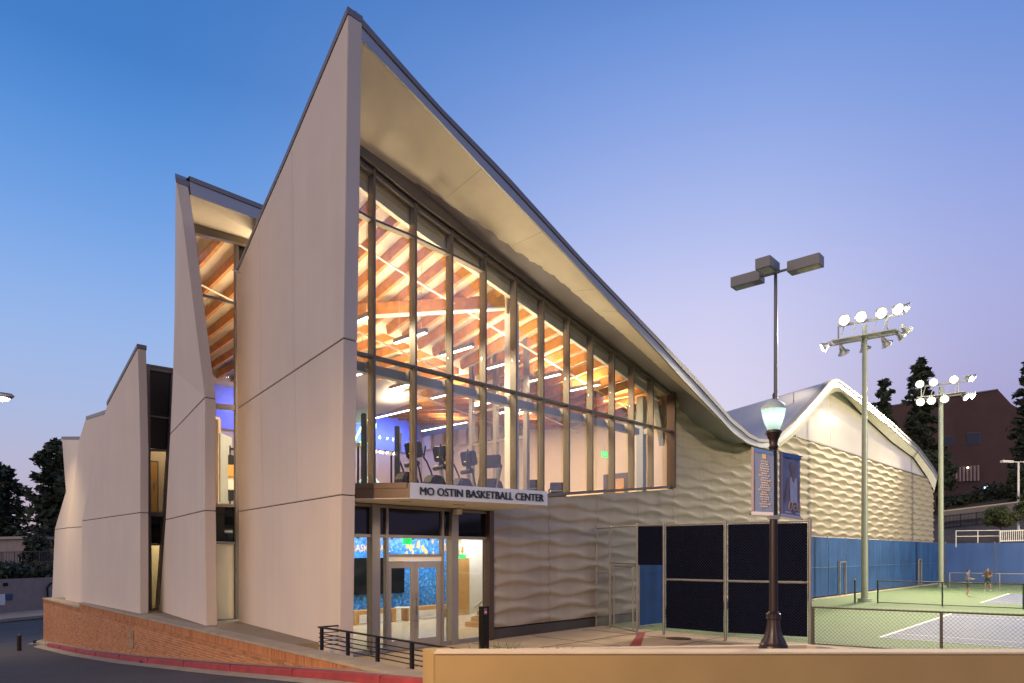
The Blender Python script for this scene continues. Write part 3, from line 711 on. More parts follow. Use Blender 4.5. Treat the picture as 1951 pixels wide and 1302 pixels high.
# ------------------------------------------------------------------ entrance: canopy, glazing, doors
zc = 3.76
S1, S2 = onZ(780.8, 950.4, zc), onZ(1041.4, 963.5, zc)
hs_ = (950.4 - 919.7) / FOC * S1.y
B1 = F(8.3, 0.02, zc); B2 = F(s_door - 0.02, 0.02, zc)
cnp = MB()
up = ZU * hs_
foot = [S1, S2, B2, B1]
cnp.prism([p + ZU * 0.02 for p in foot], ZU * (hs_ - 0.03))
cnp.build('entrance_canopy', m_canopy, bld)
MB().prism([p for p in (S1.lerp(B1, 0.01), S2.lerp(B2, 0.01), B2, B1)], ZU * 0.018).build('canopy_soffit', m_soffit, bld)
sd = (S2 - S1).normalized(); snm = sd.cross(ZU).normalized()
snm = snm if snm.y < 0 else -snm
MB().prism([S1 + snm * 0.002, S2 + snm * 0.002, S2 + up + snm * 0.002, S1 + up + snm * 0.002], snm * 0.03).build('sign_panel', m_signface, bld)
ed = (B1 - S1).normalized()
MB().prism([S1 + ed * 0.05 + ZU * (hs_ * 0.66), B1 + ZU * (hs_ * 0.66), B1 + up, S1 + ed * 0.05 + up], -SD * 0.03).build('canopy_trim', m_canopy, bld)
sw = (S2 - S1).length
text_mesh('sign_lettering', 'MO OSTIN BASKETBALL CENTER', 0.262, m_letter, bld, S1 + sd * sw * 0.055 + ZU * hs_ * 0.26 + snm * 0.055, sd, ZU, extrude=0.018, width=sw * 0.905)
for t in (0.22, 0.56):
    c = S1.lerp(S2, t).lerp(B1.lerp(B2, t), 0.45); MB().box(c - ZU * 0.004, sd * .16, snm * .025, ZU * .006).build('canopy_downlight', m_dalum, bld)
    lamp('canopy_lamp', 'SPOT', c - ZU * 0.03, 90, (1.0, 0.72, 0.40), bld, c - ZU * 3, 0.08, spot=150)
MB().box(onF(872, 975.5, 0.2), SD * 0.09, ND * 0.09, ZU * 0.07).build('wall_camera', m_white, bld)

m_alum2 = mat('clear_aluminium', (0.34, 0.315, 0.29), 0.42, 0.5, var=0.04)
def su(u): return sf(u, 1000)[0]
sA, sM0, sM1, sD0, sD1, sJ = su(676), su(707), su(722), su(738.5), su(844.5), su(871)
s_e = s_door
zt1 = 2.93; zhd = 3.74
zd = sf(793, 1070.5)[1]; zdh = sf(793, 1058)[1]; ztr = sf(793, 1023.5)[1]
GE = -0.08
def lbox(name, s0, s1, z0, z1, n0=GE - 0.06, n1=GE + 0.08, m=m_alum2): return MB().fbox(s0, s1, n0, n1, z0, z1).build(name, m, bld)
lbox('entrance_pier', sM0, sM1, 0, zhd, GE - 0.1, GE + 0.14); lbox('entrance_pier', su(858.5), sJ, 0, zhd, GE - 0.1, GE + 0.14)
lbox('entrance_mullion', sD0 - 0.035, sD0 + 0.035, 0, zhd); lbox('entrance_mullion', sD1 - 0.035, sD1 + 0.035, 0, zhd)
lbox('entrance_jamb', su(927.5), s_e - 0.003, 0, zhd + 0.05, GE - 0.1, 0.12, MATS['brown_jamb_metal'])
for a, b in ((8.3, sM0), (sM1, sD0 - .035), (sD0 + .035, sD1 - .035), (sD1 + .035, su(858.5)), (sJ, su(927.5))):
    lbox('entrance_transom', a, b, ztr - 0.035, ztr + 0.045); lbox('entrance_head', a, b, zhd - 0.07, zhd)
    fp = MB().fbox(a + 0.003, b - 0.003, GE - 0.01, GE + 0.01, ztr + 0.047, zhd - 0.072); fp.build('dark_pane', m_dglass, bld)
    if not (a == sD0 + .035):
        lbox('entrance_sill', a, b, 0, 0.12)
        MB().fbox(a + 0.003, b - 0.003, GE - 0.007, GE + 0.007, 0.122, ztr - 0.037).build('glass_pane', m_glass, bld)
a, b = sD0 + .035, sD1 - .035
lbox('entrance_transom', a, b, zdh - 0.03, zdh + 0.03)
MB().fbox(a + 0.003, b - 0.003, GE - 0.007, GE + 0.007, zdh + 0.032, ztr - 0.037).build('glass_pane', m_glass, bld)
lbox('door_header', a, b, zd + 0.01, zdh - 0.032, GE - 0.05, GE + 0.05, m_white)
mid = sf(793, 1150)[0]
for d0, d1, hx in ((a + 0.006, mid - 0.004, 1), (mid + 0.004, b - 0.006, 0)):
    st = 0.12
    dm = MB()
    for q in ((d0, d0 + st, 0.02, zd), (d1 - st, d1, 0.02, zd)): dm.fbox(q[0], q[1], GE - 0.025, GE + 0.025, q[2], q[3])
    dm.fbox(d0 + st, d1 - st, GE - 0.025, GE + 0.025, 0.02, 0.26); dm.fbox(d0 + st, d1 - st, GE - 0.025, GE + 0.025, zd - 0.16, zd)
    o = dm.build('door', mat('door_bronze', (0.40, 0.36, 0.32), 0.42, 0.4, var=0.04), bld)
    MB().fbox(d0 + st + .002, d1 - st - .002, GE - 0.008, GE + 0.008, 0.262, zd - 0.162).build('door_glass', m_glass, o)
    hx_ = d1 - 0.05 if hx else d0 + 0.05
    hb_ = MB().tube(F(hx_, GE + 0.10, 0.55), F(hx_, GE + 0.10, 1.5), 0.016, n=10)
    for z in (0.75, 1.3): hb_.tube(F(hx_, GE + 0.10, z), F(hx_, GE + 0.02, z), 0.012, n=8)
    hb_.build('door_handle', m_galv, o, smooth=True)
    if not hx: MB().fbox(d0 + 0.0, d0 + 0.07, GE + 0.026, GE + 0.06, 0.92, 1.12).build('lock_plate', m_galv, o)
MB().fbox(a, b, GE - 0.1, GE + 0.1, 0.0, 0.014).build('door_threshold', m_galv, bld)

# ------------------------------------------------------------------ lobby interior
LN = -7.0
lob = [(s_west(-.2), GE - .1), (22.5, GE - .1), (22.5, LN - .1), (9.7, LN - .1), (9.35, -5.2)]
MB().prism([F(a, b, -.2) for a, b in lob], (0, 0, .2)).build('lobby_floor', m_terrazzo, bld)
MB().prism([F(a, b - .15, 3.3) for a, b in lob], (0, 0, .1)).build('lobby_ceiling', m_white, bld)
MB().fbox(9.6, 22.5, LN - 0.2, LN, 0, 3.3).build('lobby_wall', m_white, bld)
MB().fbox(22.4, 22.5, LN, -0.3, 0, 3.3).build('lobby_wall', m_white, bld)
mm = bpy.data.materials.new('mural_print'); mm.use_nodes = True; nt = mm.node_tree; b_ = nt.nodes['Principled BSDF']
tc = nt.nodes.new('ShaderNodeTexCoord'); n_a = nt.nodes.new('ShaderNodeTexNoise'); n_a.inputs['Scale'].default_value = 9; n_a.inputs['Detail'].default_value = 10; n_a.inputs['Roughness'].default_value = 0.75
nt.links.new(tc.outputs['Object'], n_a.inputs[0]); cr = nt.nodes.new('ShaderNodeValToRGB'); e = cr.color_ramp.elements
e[0].position = 0.36; e[0].color = (0.005, 0.05, 0.22, 1); e[1].position = 0.68; e[1].color = (0.30, 0.62, 0.95, 1); q = e.new(0.52); q.color = (0.02, 0.20, 0.60, 1)
nt.links.new(n_a.outputs['Fac'], cr.inputs[0]); nt.links.new(cr.outputs[0], b_.inputs['Base Color']); b_.inputs['Roughness'].default_value = 0.45; MATS['mural'] = mm
su7 = lambda u, n: sf(u, 1100, n)[0]
mu = tag(MB().fbox(9.7, su7(868, LN), LN + 0.002, LN + 0.03, 0.45, 3.25).build('wall_mural', mm), 'blue printed sports crowd mural across the lobby back wall', 'mural')
p0 = F(su7(676, LN + 0.04), LN + 0.035, 0); zz = sf(690, 1052, LN)[1]
text_mesh('mural_lettering', 'BASKETBALL', 0.36, mat('mural_gold', (0.70, 0.42, 0.14), 0.5, var=0), mu, F(su7(669, LN), LN + .035, sf(700, 1051, LN)[1]), SD, ZU, extrude=0.004, width=su7(742, LN) - su7(669, LN))
tl = MB()
for i in range(26):                                            # gold figures and ribbons printed on the mural
    s_ = su7(765, LN) + random.random() * 3.6; z_ = 2.5 + random.random() * 0.6; r_ = 0.05 + random.random() * 0.08
    tl.prism([F(s_ + r_ * math.cos(k * 1.2566 + i) * (0.6 if k % 2 else 1), LN + 0.032, z_ + r_ * 1.5 * math.sin(k * 1.2566 + i)) for k in range(5)], ND * 0.004)
tl.build('mural_figures', MATS['mural_gold'], mu)
tv0, tv1 = su7(660, LN), su7(767, LN)
tv = tag(MB().fbox(tv0, tv1, LN + 0.04, LN + 0.12, sf(767, 1129, LN)[1], sf(767, 1062, LN)[1] - 0.02).build('wall_screen', m_screen), 'large dark television screen mounted on the blue lobby mural', 'screen')
def bench(s0, s1, n0, lab):
    t = thing('lobby_bench', lab, 'bench', 'wooden benches along the lobby mural', F((s0 + s1) / 2, n0, 0)); o = t.location
    r = lambda sa, sb, na, nb, za, zb: MB().prism([F(sa, na, za) - o, F(sb, na, za) - o, F(sb, nb, za) - o, F(sa, nb, za) - o], (0, 0, zb - za))
    r(s0, s1, n0 - 0.22, n0 + 0.22, 0.36, 0.50).build('seat', m_wood2, t)
    for q in (s0, s1 - 0.14): r(q, q + 0.14, n0 - 0.21, n0 + 0.21, 0, 0.36).build('leg', m_wood2, t)
bench(sf(672, 1160, -6.4)[0], sf(748, 1160, -6.4)[0], -6.4, 'oak lobby bench under the dark wall screen')
bench(sf(771, 1160, -6.4)[0], sf(852, 1160, -6.4)[0], -6.4, 'oak lobby bench seen through the right door leaf')
p = onZ(768, 1184, 0); t = thing('side_table', 'small white tube frame table beside the lobby benches', 'table', None, (p.x, p.y, 0))
MB().abox(-.28, .28, -.2, .2, .5, .53).build('tabletop', m_white, t)
for x in (-.26, .26):
    for y in (-.18, .18): MB().tube((x, y, 0), (x, y, .5), .014, n=6).build('leg', m_white, t)
lbl = MB().fbox(9.7, 20.5, -6.2, -6.1, 3.22, 3.296).build('light_strip', m_strip, bld)
for s in (10.5, 13.5, 16.5, 19.5):
    lamp('lobby_lamp', 'AREA', F(s, -6.0, 3.2), 55, (0.95, 0.93, 0.95), bld, F(s, -7.0, 1.4), 2.4, 0.15); lamp('lobby_lamp', 'AREA', F(s, -3.0, 3.28), 50, (1.0, 0.85, 0.62), bld, F(s, -3.0, 0), 1.6, 0.8)
for u in (683, 748, 788, 817):
    c = onF(u, 1033, -5.2); c.z = 3.05
    t = tag(MB().tube(c, c + Vector((-.12, .1, .16)), 0.055, 0.055, 10).build('track_spotlight', m_black), {683: 'black track spotlight left of the entrance pier in the lobby', 748: 'black track spotlight left of the green exit sign in the lobby', 788: 'black track spotlight just right of the green exit sign in the lobby', 817: 'black track spotlight farthest right above the door leaves'}[u], 'spotlight', 'track spotlights on the lobby ceiling')
def exit_sign(c, w, h, xd, lab):
    t = thing('exit_sign', lab, 'exit sign', 'green exit signs', c); nrm = Vector(xd).cross(ZU)
    MB().box((0, 0, 0), Vector(xd) * w / 2, nrm * 0.02, ZU * h / 2).build('sign_body', m_exit, t)
    for s_ in (1, -1): text_mesh('sign_letters', 'EXIT', h * 0.8, m_white, t, nrm * 0.024 * s_ - Vector(xd) * w * 0.4 * s_ - ZU * h * 0.3, Vector(xd) * s_, ZU, 0.002, width=w * 0.8)
    MB().tube((0, 0, h / 2), (0, 0, h / 2 + 0.3), 0.012, n=6).build('hanger', m_galv, t)
exit_sign(onF(776, 1031, -1.4), 0.30, 0.20, SD, 'green exit sign in the lobby above the entrance doors')
exit_sign(onF(1152, 866, -3.0), 0.42, 0.24, SD, 'green exit sign hanging in the gym before the peach wall')
exit_sign(onF(881, 1061, -5.5), 0.32, 0.16, SD, 'green exit sign over the wooden lobby door')
# stair, door in the lobby
MB().fbox(su7(872, -6.6), su7(893, -6.6), -6.65, -6.55, 0, sf(880, 1064, -6.6)[1]).build('lobby_door', m_wood2, bld)
st = thing('lobby_stair', 'short oak stair with white handrail right of the entrance doors', 'stair', None, onZ(905, 1196, 0)); o = st.location
for i in range(7):
    MB().prism([SD * (0.28 * i) + ND * -0.5, SD * (0.28 * (i + 1)) + ND * -0.5, SD * (0.28 * (i + 1)) + ND * 0.5, SD * (0.28 * i) + ND * 0.5], ZU * (0.165 * (i + 1))).build('step', m_wood2, st)
MB().bar(SD * -0.5 + ND * 0.52 + ZU * 0.75, SD * 1.9 + ND * 0.52 + ZU * 2.1, 0.06, 0.06).build('handrail', m_white, st)
MB().bar(SD * -0.1 + ND * 0.52, SD * -0.1 + ND * 0.52 + ZU * 0.95, 0.06, 0.06).build('newel_post', m_white, st)
MB().bar(SD * 0.95 + ND * 0.54 + ZU * 0.45, SD * -0.6 + ND * 0.54 + ZU * 0.45, 0.05, 0.05).build('lower_rail', m_white, st)

# ------------------------------------------------------------------ gym machines behind the glass
def machine(kind, u, v, n, h, lab, rot=0.0):
    b0 = onF(u, v, n); b0.z = FZ
    t = thing(kind, lab, 'exercise machine', {'rack_tower': 'dark rack towers at the window'}.get(kind, 'exercise machines at the window'), b0)
    x = Matrix.Rotation(rot, 3, 'Z') @ SD; y = Matrix.Rotation(rot, 3, 'Z') @ ND
    if kind == 'elliptical_trainer':
        MB().bar(x * -0.7, x * 0.75, 0.5, 0.10).build('base_frame', m_black, t, bevel=.02)
        q = MB().prism([x * -0.55 - y * .2 + ZU * .1, x * .15 - y * .2 + ZU * .1, x * .15 - y * .2 + ZU * .55, x * -.05 - y * .2 + ZU * .82, x * -.45 - y * .2 + ZU * .82, x * -.58 - y * .2 + ZU * .6], y * .4)
        q.build('flywheel_housing', m_black, t, bevel=.05)
        MB().bar(x * 0.22 + ZU * .1, x * 0.02 + ZU * (h * .66), .13, .10).build('column', m_silver, t, bevel=.02)
        c = x * 0.08 + ZU * (h * .86)
        MB().box(c, x * .16 + ZU * .04, y * .22, ZU * .22 - x * .06).build('console', m_black, t, bevel=.04)
        MB().tube(x * .05 + ZU * (h * .62), x * .1 + ZU * (h * .8), .09, .07, 10).build('console_neck', m_black, t, smooth=True)
        MB().tube(x * -.1 + y * .3 + ZU * h * .62, x * .1 - y * .3 + ZU * h * .62, .075, n=10).build('grip_bar', m_black, t, smooth=True)
        for sgn in (1, -1):
            MB().path([x * .2 + y * .27 * sgn + ZU * .25, x * -.05 + y * .3 * sgn + ZU * h * .55, x * -.25 + y * .3 * sgn + ZU * h * .72, x * -.38 + y * .3 * sgn + ZU * h * .78, x * -.30 + y * .3 * sgn + ZU * h * .98], .026, 8).build('arm_lever', m_black, t)
            MB().bar(x * -.2 + y * .22 * sgn + ZU * .2, x * .7 + y * .22 * sgn + ZU * .26, .14, .05).build('pedal', m_black, t)
        MB().box(c - x * .175 - ZU * .12, x * .006, y * .035, ZU * .010).build('display_light', mat('display_yellow', (0.9, 0.8, 0.1), .5, var=0, emit=1.2), t)
    elif kind == 'rack_tower':
        MB().bar((0, 0, 0), ZU * h, .17, .14).build('upright', mat('rack_dark_green', (0.035, 0.05, 0.045), .4, .3, var=0), t, bevel=.02)
        MB().bar(x * -.5, x * .5, .1, .08).build('foot', m_black, t)
        MB().bar(y * -.28 + ZU * .1, y * -.28 + ZU * h * .62, .05, .05).build('side_bar', m_black, t)
        MB().tube(y * -.28 + ZU * h * .62, y * -.28 + ZU * (h * .62 + .1), .07, n=10).build('pulley', m_silver, t)
        MB().box(x * .06 + y * .086 + ZU * h * .78, x * .03, y * .002, ZU * .3).build('side_label', m_silver, t)
    else:                                                     # treadmill / bike
        MB().bar(x * -.9, x * .8, .62, .18).build('deck', m_black, t, bevel=.03)
        MB().prism([x * .1 - y * .3 + ZU * .1, x * .8 - y * .3 + ZU * .1, x * .85 - y * .3 + ZU * .75, x * .65 - y * .3 + ZU * .95, x * .2 - y * .3 + ZU * .95], y * .6).build('motor_cover', m_black, t, bevel=.06)
        for sgn in (1, -1): MB().bar(x * -.1 + y * .33 * sgn + ZU * .2, x * .55 + y * .33 * sgn + ZU * h * .8, .06, .06).build('arm_post', m_black, t)
        MB().box(x * .55 + ZU * h * .88, x * .08, y * .30, ZU * h * .12).build('console', m_black, t, bevel=.03)
        MB().bar(x * .55 + y * .34 + ZU * h * .8, x * -.1 + y * .34 + ZU * h * .74, .05, .05).build('grip_bar', m_black, t)
machine('rack_tower', 694, 930, -1.0, 2.2, 'tall dark rack tower nearest the fin wall behind the glass')
machine('rack_tower', 757, 925, -1.6, 2.15, 'tall dark rack tower behind the second window bay')
machine('elliptical_trainer', 785, 925, -1.4, 1.75, 'black elliptical trainer beside the second rack tower, screen half behind a mullion', 0.2)
machine('elliptical_trainer', 838, 925, -1.4, 1.75, 'black elliptical trainer in the third window bay above the sign', 0.15)
machine('elliptical_trainer', 890, 925, -1.4, 1.72, 'black elliptical trainer left of the big treadmill', 0.1)
machine('treadmill', 925, 925, -1.5, 1.75, 'black treadmill with tall console behind the fourth window bay', 0.4)
machine('treadmill', 1015, 930, -2.6, 1.3, 'dark treadmill seen behind the inner glass screen, left of the mullion', 0.6)
machine('treadmill', 1060, 932, -2.6, 1.3, 'dark treadmill seen behind the inner glass screen, right of the mullion', 0.6)
c = onF(703, 905, -2.5); c.z = FZ + .38
tag(MB().lathe(c - ZU * .38, [(.02, 0), (.2, .05), (.33, .18), (.38, .38), (.33, .58), (.2, .71), (.02, .76)], 24).build('exercise_ball', mat('ball_blue', (0.15, 0.45, 0.72), .4, var=0), smooth=True), 'pale blue exercise ball low beside the first rack tower', 'exercise ball')
# weight plates seen through the slit
ra_ = thing('weight_rack', 'rack of round weight plates seen through the narrow slit window', 'weight rack', None, onF(437, 960, -8.2)); ra_.location.z = FZ
MB().bar((0, 0, 0), ZU * 2.1, .08).build('upright', m_black, ra_); MB().bar(SD * -.3 + ZU * 2.0, SD * .3 + ZU * 2.0, .07).build('crossbar', m_black, ra_)
for z, m_, r_ in ((0.45, m_black, .2), (0.85, m_white, .24), (1.22, m_plate, .24), (1.62, m_black, .17)):
    MB().tube(ZU * z + ND * .05, ZU * z + ND * .12, r_, n=20).build('weight_plate', m_, ra_)
# neon loop sign on the feature wall
tn = [onF(u, v, NB + 0.3) for u, v in ((676, 840), (690, 812), (700, 800), (704, 815), (694, 838), (684, 846), (690, 850), (703, 842), (713, 828), (716, 808), (709, 836), (704, 856), (715, 848))]
tag(MB().path(tn, 0.05, 6).build('neon_sign', m_neon), 'looping yellow green neon sign on the blue lit feature wall', 'neon sign')

# ------------------------------------------------------------------ ground: terrace, brick retaining wall, road, kerb
BP = onZ(804, 1294, T); BQ = onZ(153.7, 1148.4, T)
bd = (BQ - BP); bd.z = 0; bd.normalize(); bo = Vector((bd.y, -bd.x, 0)); bo = bo if bo.x < 0 and bo.y < 0 else -bo      # bo: towards the road
t_step = (onV(152, 1150, BP, bd) - BP).length; t_end = (onV(83.5, 1150, BP, bd) - BP).length
z_low = 0.38
zbase = interp([(-3.5, 0.75)] + [((onV(u, v, BP, bd) - Vector((BP.x, BP.y, 0))).dot(bd), onV(u, v, BP, bd).z) for u, v in ((665.8, 1291), (460, 1275.7), (271, 1258), (177, 1245), (83.7, 1226))] + [(t_end + 8, -2.1), (t_end + 60, -2.3)])
def W(t, w, z): return Vector((BP.x, BP.y, 0)) + bd * t + bo * w + ZU * z
far = W(t_end, 0, 0)
g_ter = MB()
stp = onZ(628, 1229, T)
t_s = (stp - Vector((BP.x, BP.y, 0))).dot(bd)
g_ter.prism([W(t_s + 0.6, -0.25, -1), W(t_step, -0.25, -1), W(t_step, -2.4, -1), W(11.5, -2.4, -1), W(11.3, -1.75, -1), W(t_s + 0.6, -1.05, -1)], ZU * (T + 1.0 - 0.006))
m_terr = mat('terrace_concrete', (.25, .20, .13), .85, var=.12, scale=.9, bump=.15)
struct(g_ter, 'terrace', m_terr)
struct(MB().prism([W(t_step, -0.25, -1), W(t_end, -0.25, -1), W(t_end, -4.5, -1), W(t_step, -4.5, -1)], ZU * (z_low + 1 - 0.006)), 'terrace', m_terr)
# steps from the terrace to the entrance paving
stp_t = thing('entrance_steps', 'concrete steps between the raised walk and the entrance paving', 'steps', None)
for i in range(2):
    MB().prism([W(t_s + 0.6 - 0.35 * (i + 1), -0.5, 0), W(t_s + 0.6 - 0.35 * i, -0.5, 0), W(t_s + 0.6 - 0.35 * i, -1.0, 0), W(t_s + 0.6 - 0.35 * (i + 1), -1.0, 0)], ZU * (T - 0.184 * (i + 1))).build('step', m_pave, stp_t)
# entrance paving, with slab joints
pv = MB()
struct(MB().prism([W(t_s + 0.7, -0.2, -0.3), W(-3.4, -0.2, -0.3), (14, 7.4, -0.3), (12, 15.9, -0.3), F(19.5, 0.0, -0.3), F(8, 0.0, -0.3)], ZU * 0.296), 'pavement', m_pave)
jl = MB()
for s_ in (10.6, 13.1, 15.6, 18.1, 20.6): jl.bar(F(s_, 0.2, 0.0), F(s_ - 0.5, 8.5, 0.0), 0.018, 0.006)
for n_ in (2.2, 4.6): jl.bar(F(9, n_, 0.0), F(20.2, n_, 0.0), 0.018, 0.006)
struct(jl, 'pavement_joint', m_shadowgap)
struct(MB().prism([onZ(u, v, -0.002) for u, v in ((1195, 1237), (1218, 1237), (1230, 1205), (1216, 1205))], ZU * 0.006), 'pavement_marking', m_curbred)
mhc = onZ(1293, 1217, 0.0)
tag(MB().lathe(mhc, [(0.36, 0.0), (0.36, 0.012), (0.30, 0.014), (0.0, 0.016)], 28).build('manhole_cover', mat('cast_iron', (0.07, 0.045, 0.035), .6, .3, var=.2)), 'round iron manhole cover in the paving before the dark fence', 'manhole cover')

# brick wall with every brick laid
bw = thing('brick_retaining_wall', 'low orange brick retaining wall under the white fins, soldier course on top', 'wall')
core = MB()
core.prism([W(-3.3, 0.0, -3), W(t_end, 0.0, -3), W(t_end, -0.3, -3), W(-3.3, -0.3, -3)], ZU * (3 + z_low - 0.06))
core.prism([W(-3.3, 0.0, 0.2), W(t_step, 0.0, 0.2), W(t_step, -0.3, 0.2), W(-3.3, -0.3, 0.2)], ZU * (T - 0.26)); core.build('mortar_core', m_mortar, bw)
MB().prism([W(-3.3, 0.035, T - 0.06), W(t_step, 0.035, T - 0.06), W(t_step, -0.42, T - 0.06), W(-3.3, -0.42, T - 0.06)], ZU * 0.06).build('coping', m_curb, bw)
MB().prism([W(t_step + .01, 0.035, z_low - 0.06), W(t_end + 0.05, 0.035, z_low - 0.06), W(t_end + 0.05, -0.42, z_low - 0.06), W(t_step + .01, -0.42, z_low - 0.06)], ZU * 0.06).build('coping', m_curb, bw)
BL, BH, JT = 0.200, 0.056, 0.0135
def brick_mesh(name, lx, hz, m):
    me = bpy.data.meshes.new(name); v = []
    hw, hh, e_ = lx / 2, hz / 2, 0.004
    for y, k in ((-0.05, 0), (0.010, 0), (0.014, e_)):
        v += [(x * (hw - k), y, z * (hh - k)) for x, z in ((-1, -1), (1, -1), (1, 1), (-1, 1))]
    f = [(0, 1, 2, 3), (8, 9, 10, 11)] + [(a + i, a + (i + 1) % 4, a + 4 + (i + 1) % 4, a + 4 + i) for a in (0, 4) for i in range(4)]
    me.from_pydata(v, [], f); me.materials.append(m); return me
bms = [brick_mesh('brick', BL, BH, m) for m in (m_brick, m_brick2, m_brick3)]; sms = [brick_mesh('soldier_brick', BH, 0.20, m) for m in (m_brick, m_brick2, m_brick3)]
rotb = math.atan2(-bd.y, -bd.x)
lays = []
def lay(t0, t1, ztop):
    t = t0 + BH / 2
    while t < t1: lays.append((t, ztop - 0.06 - 0.102, 1)); t += BH + JT * 0.8
    row = 0; z = ztop - 0.06 - 0.205 - JT - BH / 2
    while z > -2.2:
        t = t0 + (BL / 2 if row % 2 else BL) * 1.0
        if not row % 2 and z > zbase(t) - .02: lays.append((t0 + BL / 4 - .003, z, 2))
        while t < t1 - 0.05:
            if z > zbase(t) - 0.02: lays.append((t, z, 0))
            t += BL + JT
        z -= BH + JT; row += 1
lay(-3.2, t_step, T); lay(t_step, t_end, z_low)
lays.sort(key=lambda a: a[0])
vis = [a for a in lays if a[2] < 2 and a[0] > 0.05 and a[1] > zbase(a[0]) + 0.16]
solo = set(vis[:296])
rest = [MB(), MB(), MB()]
for a in lays:
    t, z, so = a; k = random.choice((0, 0, 0, 1, 1, 2))
    jz = random.uniform(-.0015, .0015); jw = random.uniform(-.003, .003)
    if a in solo:
        o = bpy.data.objects.new('soldier_brick' if so else 'brick', (sms if so else bms)[k]); COL.objects.link(o); o.parent = bw
        o.location = W(t, jw, z + jz); o.rotation_euler = (0, 0, rotb)
        # local +y must face the road
        if (Matrix.Rotation(rotb, 3, 'Z') @ Vector((0, 1, 0))).dot(bo) < 0: o.rotation_euler = (0, 0, rotb + math.pi)
    else:
        hx, hz = (BH / 2, .1) if so == 1 else ((BL / 4 - .004, BH / 2) if so == 2 else (BL / 2, BH / 2))
        rest[k].prism([W(t - hx, 0.012 + jw, z - hz), W(t + hx, 0.012 + jw, z - hz), W(t + hx, 0.012 + jw, z + hz), W(t - hx, 0.012 + jw, z + hz)], bo * -0.05)
for r_, m_ in zip(rest, (m_brick, m_brick2, m_brick3)): r_.build('brickwork', m_, bw, kind='stuff')
vt = onV(252, 1217, BP, bd)
MB().prism([vt + bd * a_ + bo * 0.02 + ZU * b_2 for a_, b_2 in ((-.22, -.3), (.22, -.3), (.22, .3), (-.22, .3))], bo * 0.01).build('worn_patch', mat('brick_patch', (0.30, 0.20, 0.11), .9, var=.4, scale=4), bw)
# end return of the brick wall
MB().prism([W(t_end, 0.01, -3), W(t_end + .012, 0.01, -3), W(t_end + .012, -4.4, -3), W(t_end, -4.4, -3)], ZU * (3 + z_low - 0.06)).build('end_face', m_brick3, bw)

# road
rows = []
tv_ = [-8 + 2.2 * i for i in range(62)]
for w in (0.0, 0.5, 1.2, 3, 6, 10, 16, 24, 34):
    rows.append([W(t, w, zbase(t) - 0.012 * min(w, 6)) for t in tv_])
struct(MB().grid(rows), 'road', m_asph, smooth=True)
rows = [[W(t, -w, zbase(t)) for t in [t_end + 0.02 + 2.5 * i for i in range(26)]] for w in (0, 3, 8, 16, 30)]
struct(MB().grid(rows), 'road', m_asph, smooth=True)
# kerb path: along the brick wall, round its end
def sweep(path, prof):
    rws = []
    for i, p in enumerate(path):
        a, b = path[max(0, i - 1)], path[min(len(path) - 1, i + 1)]; d = (b - a); d.z = 0; d.normalize(); o_ = Vector((d.y, -d.x, 0))
        if (o_.dot(bo) < 0 and i < 6): o_ = -o_
        if i and o_.dot(prevo) < 0: o_ = -o_
        prevo = o_
        rws.append([p + o_ * x + ZU * z for x, z in prof])
    return MB().grid(rws)
kp = [W(t, 0.22, zbase(t)) for t in [-3.3 + 1.0 * i for i in range(int(t_end - 1) + 3)]]
tr_ = kp[-1]; 
arc = [W(t_end - 0.6 + 1.6 * math.sin(a), 0.22 - 1.6 * (1 - math.cos(a)), zbase(t_end)) for a in [R(10 * i) for i in range(1, 10)]] + [W(t_end + 1.0, -1.4 - 1.5 * i, zbase(t_end)) for i in range(1, 4)]
kp2 = kp + arc
struct(sweep(kp, [(-0.22, 0.15), (-0.02, 0.15)]), 'pavement_strip', m_curb)
struct(sweep(kp, [(-0.02, 0.152), (0.13, 0.150), (0.155, 0.13), (0.165, 0.0), (0.165, -0.06)]), 'kerb', m_curbred)
struct(sweep(kp[-1:] + arc, [(-1.2, 0.15), (0.13, 0.150), (0.16, 0.12), (0.165, -0.06)]), 'kerb', m_curb)
struct(sweep(kp2, [(0.165, 0.008), (0.55, -0.004)]), 'gutter', m_curb)
for u, v in ((122, 1246), (272, 1263)):
    p = onV(u, v, BP + bo * 0.36, bd)
    tag(MB().box(p, bd * 0.17, bo * 0.03, ZU * 0.045).build('kerb_drain', m_black), 'small dark drain opening in the red kerb near the far end of the brick wall' if u < 200 else 'small dark drain opening in the red kerb below the worn brick patch', 'drain', 'drain openings in the red kerb')
kj = MB()
for i in range(11):
    t_ = 0.6 + 3.05 * i; kj.box(W(t_, .294, zbase(t_) + .072), bd * .002, bo * .0935, ZU * .081)
struct(kj, 'kerb_joint', m_shadowgap)
pl = onZ(0, 1253, -1.85); pr = onZ(64, 1245.5, -1.85)
lm = MB().prism([Vector((p.x, p.y, 0)) + ZU * (zz_) for p, zz_ in ((onZ(-60, 1262, -1.72), -1.70), (onZ(60, 1247, -1.78), -1.74), (onZ(66, 1244, -1.78), -1.74), (onZ(-60, 1258, -1.72), -1.70))], ZU * 0.03)
struct(lm, 'road_marking', m_line)
p = onZ(37, 1247, -1.76)
bl_ = thing('bollard', 'short dark metal bollard standing in the road by the white line', 'bollard', None, (p.x, p.y, -1.78))
MB().tube((0, 0, 0), (0, 0, .80), .085, n=16).build('post', m_bronze, bl_, smooth=True); MB().lathe((0, 0, .8), [(.10, 0), (.10, .03), (.06, .07)], 16).build('cap', m_bronze, bl_)

